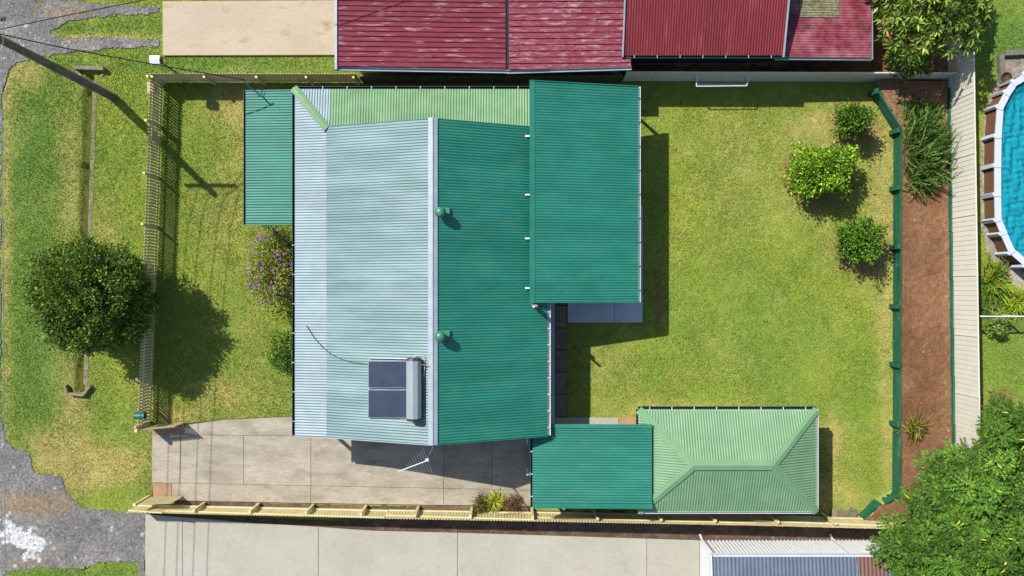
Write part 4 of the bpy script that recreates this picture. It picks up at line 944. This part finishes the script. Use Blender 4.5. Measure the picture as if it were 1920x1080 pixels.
for (ya, yb) in ((677, 727), (731, 783)):
    q = [on_left(690, ya, .12), on_left(766, ya, .12), on_left(766, yb, .12), on_left(690, yb, .12)]; dn = np.array([0, 0, -.08])
    fr = B().add([p for p in q] + [p + dn for p in q], [(3, 2, 1, 0), (4, 5, 6, 7), (0, 1, 5, 4), (1, 2, 6, 5), (2, 3, 7, 6), (3, 0, 4, 7)]).make('collector', M['steel'], hw)
    cq = sum(q) / 4; q2 = [p + (cq - p) * .035 + (0, 0, .006) for p in q]
    B().add(q2, [(3, 2, 1, 0)]).make('glass', M['panel'], fr)
    for k in range(1, 8):
        ea = q2[0] + (q2[3] - q2[0]) * k / 8 + (0, 0, .004); eb = q2[1] + (q2[2] - q2[1]) * k / 8 + (0, 0, .004)
        B().beam(ea, eb, .012, .004).make('riser', M['riser'], fr)
a0 = on_left(776, 676, .30); a1 = on_left(777, 784, .30); tb = B(); n_ = 10; rT = .275
prof = [(rT * math.cos(2 * math.pi * (k + .5) / n_), rT * math.sin(2 * math.pi * (k + .5) / n_)) for k in range(n_)]
for yv in (a0[1], a1[1]): tb.v += [(a0[0] + p[0], yv, a0[2] + p[1]) for p in prof]
tb.f = [(k, n_ + k, n_ + (k + 1) % n_, (k + 1) % n_) for k in range(n_)] + [tuple(range(n_))[::1], tuple(range(2 * n_ - 1, n_ - 1, -1))]
tb.make('tank', M['tank'], hw)
for yv, s_ in ((a0[1], 1), (a1[1], -1)):
    e = B(); e.v = [(a0[0] + p[0] * 1.01, yv + s_ * .002, a0[2] + p[1] * 1.01) for p in prof] + [(a0[0] + p[0] * .9, yv + s_ * .09, a0[2] + p[1] * .9) for p in prof]
    e.f = [(k, n_ + k, n_ + (k + 1) % n_, (k + 1) % n_) for k in range(n_)] + [tuple(range(n_, 2 * n_))]
    e.make('end_cap', M['tank_end'], hw)
p0 = on_left(692, 671, .05); p1 = on_left(790, 667, .08); p2 = on_left(796, 690, .1)
B().tube([p0, p0 + (0, 0, .06), on_left(766, 672, .12)], .016, 6).make('pipe', M['steel'], hw)
B().tube([on_left(775, 672, .3), on_left(777, 666, .12), p1 + (.1, 0, 0), p2, on_left(795, 706, .05)], .014, 6).make('pipe', M['white'], hw)
B().tube([on_left(790, 684, .25), on_left(798, 684, .12), on_left(803, 687, .1)], .02, 6).make('valve', M['terracotta'], hw)
cpts = [on_left(576, 610, .03), on_left(590, 633, .025), on_left(606, 652, .025), on_left(622, 665, .025), on_left(642, 674, .025), on_left(662, 680, .025), on_left(688, 682.5, .04)]
# veranda part of the cable lies lower
for i in range(3): cpts[i] = np.array([cpts[i][0], cpts[i][1], max(ZL + (cpts[i][0] - XL) / (XB - XL) * (ZB - ZL), 2.65) + .03]) if cpts[i][0] < XB else cpts[i]
tag(B().tube(cpts, .012, 6).make('sensor_cable', M['wire']), 'thin black cable curving down the pale roof slope from the solar heater', 'cable')
# tv antenna on the gable end
an = empty('tv_antenna', (XR + .02, YB - .1, ZR - .4), 'metal television antenna on a bent mast at the gable end', 'antenna')
m0 = np.array([XR + .02, YB - .08, ZR - .5]); m1 = np.array([XR + .02, YB - .08, ZR + .05]); zt = 5.4; m2 = np.array(W(801, 862, zt))
B().tube([m0, m1, m2], .022, 8).make('mast', M['steel'], an, True)
e0 = np.array(W(803, 863, zt + .03)); e1 = np.array(W(747, 884, zt + .03)); B().tube([e0, e1], .018, 6).make('boom', M['white'], an)
bd = unit(e1 - e0); sd = np.array([-bd[1], bd[0], 0])
for k in range(9):
    q = e0 + (e1 - e0) * (.02 + k * .085); ln = .44 - .035 * k
    B().tube([q - sd * ln, q + sd * ln], .006, 5).make('element', M['steel'], an)
B().box(m2[0] - .05, m2[0] + .05, m2[1] - .04, m2[1] + .04, zt - .05, zt + .06).make('clamp', M['white'], an)
# service mast and wires
sm_ = empty('service_mast', (*W(462, 166, 2.4)[:2], 2.3), 'bent blue-grey service mast at the corner of the porch roof', 'mast')
t0 = np.array(W(489, 178, 2.45)); t1_ = np.array(W(472, 166, 3.0)); t2 = np.array(W(461, 158, 3.3)); t3 = np.array(W(460, 148, 3.45))
B().tube([t0, t1_, t2, t3], .028, 8).make('pipe', pm('blue_grey_pipe', c(120, 150, 170), rough=.4), sm_, True)
B().tube([t0, np.array(W(492, 168, 2.5))], .015, 6).tube([t0, np.array(W(478, 176, 2.45))], .015, 6).make('stay', M['black'], sm_)

# ------------------------------------------------------------------ street furniture
pl = empty('power_pole', (*W(210, 180)[:2], 0), 'leaning timber power pole rising from the verge at the top corner', 'power pole')
pb_ = np.array([*W(211, 181)[:2], 0]); ptop = np.array([-17.6, 8.58, 7.5])
B().tube([pb_ - (0, 0, .2), pb_ * .5 + ptop * .5 + (.03, -.02, 0), ptop], [.185, .155, .125], 12).make('shaft', M['pole'], pl, True)
cc_ = np.array([-17.5, 8.72, 7.1])
B().beam(cc_ - (1.05, 0, 0), cc_ + (1.05, 0, 0), .10, .12).make('crossarm', M['grey_timber'], pl)
M['insul'] = pm('insulator', c(210, 220, 235), rough=.2, spec=.6)
for dx in (-.98, -.4, .4, .98):
    q = cc_ + (dx, 0, 0); B().lathe(q[0], q[1], [(.02, q[2] + .06), (.05, q[2] + .10), (.03, q[2] + .13), (.055, q[2] + .16), (.02, q[2] + .2)], 10).make('insulator', M['insul'], pl, True)
def wire(label, pts, r=.012):
    pts = [Vector(p) for p in pts]; out = []
    for a, b in zip(pts[:-1], pts[1:]):
        for k in range(6): out.append(a.lerp(b, k / 6))
    out.append(pts[-1])
    return tag(B().tube(out, r, 5).make('overhead_wire', M['wire']), label, 'wire')
wire('thin overhead wire from the pole crossing the neighbouring gravel track', [W(-14, 58, 7.1), W(120, 30, 6.1), W(270, 0, 5.2), W(480, -50, 4.6), W(720, -120, 4.2)], .016)
wire('black service wire running from the pole to the porch mast', [W(-14, 61, 7.1), W(120, 90, 5.9), W(250, 114, 4.9), W(390, 138, 4.0), W(460, 150, 3.45)], .02)
for k, (dx, lab) in enumerate(((0, 'pale street wire running down along the road edge'), (-.58, 'second street wire on the crossarm, just outside the road edge'), (-1.27, 'third street wire on the crossarm over the road'), (-1.78, 'outermost street wire on the crossarm over the road'))):
    o = wire(lab, [np.array(q) + (dx, 0, 0) for q in (W(7, 36, 7.25), W(4, 140, 7.0), W(6, 540, 6.5), W(10, 1080, 6.2), W(12, 1700, 6.4))], .013)
    o.data.materials.clear(); o.data.materials.append(M['steel'])
# white box on a thin pole
bx = empty('pole_box', (*W(337, 140)[:2], 0), 'white box on a thin black pole above the yellow paling fence', 'box')
q0_ = np.array(W(337, 140)); q1_ = np.array(W(297, 114, 1.95))
B().tube([q0_, q0_ * .55 + q1_ * .45 + (0, 0, .25), q1_], .03, 8).make('pole', M['black'], bx, True)
B().box(q1_[0] - .24, q1_[0] + .13, q1_[1] - .14, q1_[1] + .14, 1.9, 2.12).add([(q1_[0] - .26, q1_[1] - .16, 2.12), (q1_[0] + .13, q1_[1] - .16, 2.12), (q1_[0] + .13, q1_[1] + .16, 2.12), (q1_[0] - .26, q1_[1] + .16, 2.12), (q1_[0] - .26, q1_[1], 2.17), (q1_[0] + .13, q1_[1], 2.17)], [(0, 1, 5, 4), (4, 5, 2, 3), (0, 4, 3), (1, 2, 5)]).make('housing', M['white'], bx)
B().box(q1_[0] + .131, q1_[0] + .17, q1_[1] - .13, q1_[1] + .13, 1.92, 2.11).make('front', M['black'], bx)
# green mailbox on the fence
x, y, _ = W(264, 779, 1.3); mb = empty('mailbox', (x, y, 1.2), 'teal rounded mailbox on the picket fence near the driveway gate', 'mailbox')
arc = [(.14 * math.cos(t), .14 * math.sin(t)) for t in np.linspace(0, math.pi, 9)]
b = B(); b.v = [(x - .2, y + p, 1.36 + z) for p, z in arc] + [(x - .2, y - .14, 1.22), (x - .2, y + .14, 1.22)] + [(x + .2, y + p, 1.36 + z) for p, z in arc] + [(x + .2, y - .14, 1.22), (x + .2, y + .14, 1.22)]
b.f = [(i, (i + 1) % 11, 11 + (i + 1) % 11, 11 + i) for i in range(11)] + [tuple(range(10, -1, -1)), tuple(range(11, 22))]
M['mail'] = pm('teal_paint', c(30, 112, 104), rough=.4, spec=.5)
bb_ = b.make('body', M['mail'], mb); B().box(x + .202, x + .215, y - .1, y + .1, 1.25, 1.42).make('door', M['black'], mb)
B().beam((x, y, 0), (x, y, 1.22), .07, .07, (1, 0, 0)).make('post', M['yellow'], mb)
# open drain with headwalls on the verge
dr = empty('drain_edging', (*W(172, 300)[:2], -.3), 'weathered concrete edging of the open drain on the verge', 'drain')
M['concrete_dirty'] = pm('mossy_concrete', c(168, 156, 130), c(132, 126, 98), 2, rough=.95, rnd=.08, fine=.14, bump=.4)
L0 = [(178, 150), (174.5, 260), (171, 350), (168, 450), (165, 560), (162, 650), (160, 722)]
for a, b_ in zip(L0[:-1], L0[1:]):
    pa_ = W(a[0], a[1] + 1); pb2 = W(b_[0], b_[1] - 1); B().beam((pa_[0], pa_[1], -.26), (pb2[0], pb2[1], -.26), .17, .5).make('segment', M['concrete_dirty'], dr)
hw1 = B().beam((*W(144, 129)[:2], .0), (*W(199, 131)[:2], .0), .14, .5).beam((*W(146, 133)[:2], -.12), (*W(152, 142)[:2], -.12), .1, .3).beam((*W(197, 134)[:2], -.12), (*W(190, 143)[:2], -.12), .1, .3).make('drain_headwall', M['concrete_dirty']); tag(hw1, 'mossy concrete drain headwall near the power pole', 'headwall')
hw2 = B().beam((*W(131, 737)[:2], .02), (*W(162, 740)[:2], .02), .1, .4).beam((*W(126, 722)[:2], .02), (*W(131, 737)[:2], .02), .1, .4).beam((*W(160, 740)[:2], .02), (*W(173, 723)[:2], .02), .08, .36).make('drain_headwall', M['concrete_dirty']); tag(hw2, 'small concrete drain headwall below the round street tree', 'headwall')
tag(B().beam((*W(118, 1062)[:2], .03), (*W(160, 1063)[:2], .03), .1, .1).make('concrete_edging', M['concrete_dirty']), 'short broken concrete edging at the end of the gravel crossover', 'edging')
# fold-down clothesline on the top fence
cl = empty('clothesline', (*W(1355, 150)[:2], .9), 'white fold-down clothesline fixed to the cream fence', 'clothesline')
zf = 1.08; A1 = np.array(W(1306, 162, zf)); A2 = np.array(W(1400, 161, zf)); yF = W(0, 152)[1] - .03
B().tube([A1, A2], .022, 8).make('front_bar', M['white'], cl)
for q in (A1, A2):
    B().tube([q, (q[0] + (.12 if q is A2 else -.02), yF, zf + .05)], .022, 8).make('arm', M['white'], cl)
    B().tube([q * .6 + np.array([q[0], yF, zf]) * .4, (q[0], yF, zf - .35)], .018, 6).make('strut', M['steel'], cl)
for k in range(5):
    yy = A1[1] + (yF - A1[1]) * (k + .6) / 6; B().tube([(A1[0], yy, zf + .02), (A2[0], yy, zf + .02)], .005, 4).make('line', M['white'], cl)
# yellow box beside the house
x, y, _ = W(1026, 674, 1.5); b = empty('meter_box', (1.0, y, 1.2), 'yellow box on the shaded rear wall beside the path', 'box')
B().box(.952, 1.62, y - .25, y + .25, .75, .95).make('body', pm('yellow_paint', c(214, 170, 40), rough=.5), b); B().box(.96, 1.60, y - .27, y + .27, .951, .975).make('lid', M['yellow'], b)

# ------------------------------------------------------------------ pool garden
ZP = 1.3
half = [(1973, 122), (1945, 126), (1920, 138), (1898, 152), (1884, 172), (1870, 200), (1866, 255), (1865, 310), (1865, 364), (1866, 412), (1876, 438), (1892, 474), (1920, 498), (1946, 510), (1973, 514)]
outl = half + [(1973 * 2 - x, y) for x, y in half[-2:0:-1]]
OUT = [np.array(W(x, y, ZP)[:2]) for x, y in outl]; cenp = sum(OUT) / len(OUT)
def inset(k, d_): 
    res = []
    for i in range(len(OUT)):
        a, b_, c_ = OUT[i - 1], OUT[i], OUT[(i + 1) % len(OUT)]; n1 = unit(np.array([-(b_ - a)[1], (b_ - a)[0]])); n2 = unit(np.array([-(c_ - b_)[1], (c_ - b_)[0]])); m_ = unit(n1 + n2)
        if np.dot(m_, cenp - b_) < 0: m_ = -m_
        res.append(b_ + m_ * d_)
    return res
pool = empty('swimming_pool', (*cenp, BED), 'above-ground pool with white rim, brown wall panels and turquoise water', 'pool')
M['brown_panel'] = pm('brown_wicker_panel', c(136, 98, 72), c(120, 86, 64), 10, rough=.7, fine=.12, fscale=40)
M['rim'] = pm('white_rim', c(222, 228, 234), rough=.4, spec=.4)
M['liner'] = pm('pool_liner', c(40, 178, 196), c(60, 196, 210), 3, rough=.6)
M['liner_wall'] = pm('pool_liner_wall', c(20, 128, 150), rough=.6)
wo, wi, ri = inset(0, .06), inset(0, .12), inset(0, .26)
n_ = len(OUT)
for i in range(n_):
    j = (i + 1) % n_
    B().add([(*wo[i], BED - .1), (*wo[j], BED - .1), (*wo[j], ZP - .04), (*wo[i], ZP - .04), (*wi[i], BED - .1), (*wi[j], BED - .1), (*wi[j], ZP - .04), (*wi[i], ZP - .04)], [(0, 1, 2, 3), (7, 6, 5, 4), (3, 2, 6, 7), (0, 3, 7, 4), (1, 5, 6, 2)]).make('wall_panel', M['brown_panel'], pool)
    B().add([(*OUT[i], ZP), (*OUT[j], ZP), (*ri[j], ZP), (*ri[i], ZP), (*OUT[i], ZP - .05), (*OUT[j], ZP - .05), (*ri[j], ZP - .05), (*ri[i], ZP - .05)], [(0, 1, 2, 3), (7, 6, 5, 4), (0, 4, 5, 1), (2, 6, 7, 3), (1, 5, 6, 2), (0, 3, 7, 4)]).make('rim', M['rim'], pool)
    oo = OUT[i] + unit(OUT[i] - cenp) * .03; B().beam((*oo, BED - .05), (*oo, ZP + .015), .16, .10, tuple((*unit(OUT[i] - cenp), 0))).make('upright', M['rim'], pool)
    o_ = OUT[i] * .5 + ri[i] * .5; aa = math.atan2(*(OUT[i] - ri[i])[::-1]); me_ = B().box(-.12, .12, -.09, .09, 0, .025).mesh('rim_joint'); link('rim_joint', me_, M['rim'], pool, (*o_, ZP + .002), aa)
B().add([(*q, ZP - .06) for q in wi] + [(*q, BED - .35) for q in wi], [(i, n_ + i, n_ + (i + 1) % n_, (i + 1) % n_) for i in range(n_)]).make('liner_wall', M['liner_wall'], pool)
B().add([(*q, ZP - .45) for q in wi], [tuple(range(n_))[::-1] if False else tuple(range(n_))]).make('liner_floor', M['liner'], pool)
# rippled water surface
wm, N, Lk, P_ = nodes('pool_water')
tr_ = N.new('ShaderNodeBsdfTransparent'); tr_.inputs[0].default_value = (.62, .97, 1.0, 1); gl_ = N.new('ShaderNodeBsdfGlossy'); gl_.inputs['Roughness'].default_value = .06
fr_ = N.new('ShaderNodeFresnel'); fr_.inputs[0].default_value = 1.33; mx = N.new('ShaderNodeMixShader'); df = N.new('ShaderNodeBsdfDiffuse'); df.inputs[0].default_value = (*c(40, 196, 216), 1); mx2 = N.new('ShaderNodeMixShader'); mx2.inputs[0].default_value = .35
Lk.new(tr_.outputs[0], mx2.inputs[1]); Lk.new(df.outputs[0], mx2.inputs[2]); Lk.new(fr_.outputs[0], mx.inputs[0]); Lk.new(mx2.outputs[0], mx.inputs[1]); Lk.new(gl_.outputs[0], mx.inputs[2]); Lk.new(mx.outputs[0], N['Material Output'].inputs[0])
wb = np.array(wi); X_, Y_ = np.meshgrid(np.arange(wb[:, 0].min() - .1, wb[:, 0].max() + .1, .035), np.arange(wb[:, 1].min() - .1, wb[:, 1].max() + .1, .035))
mk = inside(X_, Y_, [tuple(q) for q in inset(0, .10)]); Zw = np.full(X_.shape, ZP - .17)
for k in range(12):
    ang = rng.uniform(0, 6.283); wl_k = rng.uniform(.22, .6); Zw = Zw + .012 * wl_k / .4 * np.sin((X_ * math.cos(ang) + Y_ * math.sin(ang)) * 6.283 / wl_k + 5 * fbm(X_ + k, Y_, .9, 2) + k); I_ = np.arange(X_.size).reshape(X_.shape)
ce = mk[:-1, :-1] & mk[1:, :-1] & mk[:-1, 1:] & mk[1:, 1:]; Fq = np.stack([I_[:-1, :-1], I_[:-1, 1:], I_[1:, 1:], I_[1:, :-1]], -1)[ce]; us_ = np.unique(Fq); rm = np.full(X_.size, -1); rm[us_] = np.arange(len(us_))
attach('water', np_mesh('water', np.stack([X_, Y_, Zw], -1).reshape(-1, 3)[us_], rm[Fq], True), wm, pool)
# sleepers, pot, pool rail
tag(B().beam((*W(1873, 104, BED)[:2], BED + .08), (*W(1877, 156, BED)[:2], BED + .08), .22, .2).make('timber_sleeper', M['grey_timber']), 'upright-lying grey timber sleeper at the corner of the pool gravel', 'sleeper')
tag(B().beam((*W(1880, 102, BED)[:2], BED + .1), (*W(1990, 97, BED)[:2], BED + .1), .2, .22).make('timber_sleeper', M['grey_timber']), 'grey timber sleeper along the top of the pool gravel', 'sleeper')
x, y, _ = W(1880, 148, BED); tag(B().lathe(x, y, [(.16, BED), (.22, BED + .28), (.2, BED + .3), (.18, BED + .2)], 14).make('plant_pot', M['bark'], None, True), 'brown plant pot at the end of the timber sleeper', 'pot')
x, y, _ = W(1880, 138, BED); tag(B().lathe(x, y, [(.13, BED), (.14, BED + .1), (.08, BED + .16)], 7).make('pale_rock', M['terracotta']), 'pinkish rock beside the brown pot', 'rock')
rl = empty('pool_rail', (*W(1836, 600, BED)[:2], BED), 'white-topped thin pool fence crossing to the cream fence', 'fence')
za = BED + 1.15; ra = np.array(W(1838, 593, za)); rb = np.array(W(2010, 593, za)); B().beam(ra, rb, .05, .05).make('top_rail', M['white'], rl)
B().beam(ra - (0, 0, 1.05), rb - (0, 0, 1.05), .04, .04).make('bottom_rail', M['black'], rl)
for k in range(36):
    q = ra + (rb - ra) * (k + .5) / 36; B().tube([(q[0], q[1], BED + .1), (q[0], q[1], za)], .008, 4).make('bar', M['black'], rl)
for t in (.02, .42, .82): q = ra + (rb - ra) * t; B().box(q[0] - .03, q[0] + .03, q[1] - .03, q[1] + .03, BED - .05, za + .05).make('post', M['white'], rl)

# ------------------------------------------------------------------ stones and rubble at the lower right
def rock(label, px, py, r, hgt, mat, z0=0.0, n=9):
    x, y, _ = W(px, py, z0); a = np.sort(rng.uniform(0, 6.283, n) * .25 + np.arange(n) * 6.283 / n * .75 + 0); k = [(r * rng.uniform(.8, 1.15)) for _ in range(n)]
    ring = [(x + k[i] * math.cos(6.283 * i / n), y + k[i] * math.sin(6.283 * i / n)) for i in range(n)]
    b = B(); b.v = [(*q, z0 - .05) for q in ring] + [(*q, z0 + hgt * .6) for q in ring] + [(x + (q[0] - x) * .75, y + (q[1] - y) * .75, z0 + hgt * rng.uniform(.85, 1.1)) for q in ring]
    b.f = [(i, (i + 1) % n, n + (i + 1) % n, n + i) for i in range(n)] + [(n + i, n + (i + 1) % n, 2 * n + (i + 1) % n, 2 * n + i) for i in range(n)] + [tuple(range(2 * n, 3 * n))]
    tag(b.make('garden_stone', mat), label, 'stone', 'stones by the lower paling fence')
for i, (px, py, r_, lab) in enumerate(((1565, 963, .2, 'round flat stone nearest the hipped shed corner'), (1582, 963, .2, 'second round flat stone from the hipped shed corner'), (1599, 961, .21, 'third flat stone along the fence, next to the slanting green wall'))): rock(lab, px, py, r_, .06, M['stone'])
rock('grey rounded stone just behind the slanting green wall', 1637, 960, .13, .16, M['concrete_grey'], .02)
rock('small brown stone behind the slanting green wall', 1647, 957, .09, .14, M['stone'], .1)
rock('orange brick lump on the fence side of the rubble', 1655, 969, .11, .12, M['terracotta'], .1)
rock('brown stone under the edge of the feathery tree', 1656, 953, .12, .14, M['stone'], .2)
tag(B().beam((*W(1642, 966)[:2], .14), (*W(1654, 974)[:2], .16), .1, .08).make('timber_offcut', M['yellow']), 'pale timber offcut lying on the rubble', 'offcut')

# ------------------------------------------------------------------ car under the carport
car = empty('parked_car', (3.0, -6.8, 0), 'blue-grey car parked under the teal carport, its end showing', 'car')
M['car'] = pm('car_paint', c(96, 122, 150), rough=.3, spec=.5); M['tyre'] = pm('tyre_rubber', c(28, 28, 30), rough=.8)
side = [(.62, .32), (.60, .62), (.72, .84), (1.0, .92), (1.75, 1.0), (2.35, 1.42), (3.7, 1.44), (4.35, 1.02), (4.75, .95), (4.82, .55), (4.75, .3)]
b = B(); ns = len(side); yc = -6.85
for wv, sc_ in ((-.86, 1), (.86, 1)):
    for sx_, sz in side: b.v.append((sx_, yc + wv * (1 if sz < 1.05 else .82) * (.93 if sx_ < .75 or sx_ > 4.7 else 1), sz))
b.f = [tuple(range(ns))[::-1], tuple(range(ns, 2 * ns))] + [(i, (i + 1) % ns, ns + (i + 1) % ns, ns + i) for i in range(ns)]
body = b.make('body', M['car'], car); bv = body.modifiers.new('bevel', 'BEVEL'); bv.width = .06; bv.segments = 2
B().add([(1.85, yc - .68, 1.10), (2.31, yc - .62, 1.40), (2.31, yc + .62, 1.40), (1.85, yc + .68, 1.10)], [(0, 1, 2, 3)]).make('windscreen', M['glass'], car)
for wx in (1.45, 3.95):
    for s_ in (-1, 1):
        y = yc + s_ * .80; t_ = B()
        for k in range(16):
            a = 6.283 * k / 16; t_.v += [(wx + .32 * math.cos(a), y - .1, .32 + .32 * math.sin(a)), (wx + .32 * math.cos(a), y + .1, .32 + .32 * math.sin(a))]
        t_.f = [(2 * k, 2 * k + 1, (2 * k + 3) % 32, (2 * k + 2) % 32) for k in range(16)] + [tuple(range(0, 32, 2)), tuple(range(31, 0, -2))]
        t_.make('wheel', M['tyre'], car)
for s_ in (-1, 1): B().box(.58, .66, yc + s_ * .62 - .16, yc + s_ * .62 + .16, .60, .74).make('headlight', M['insul'], car)
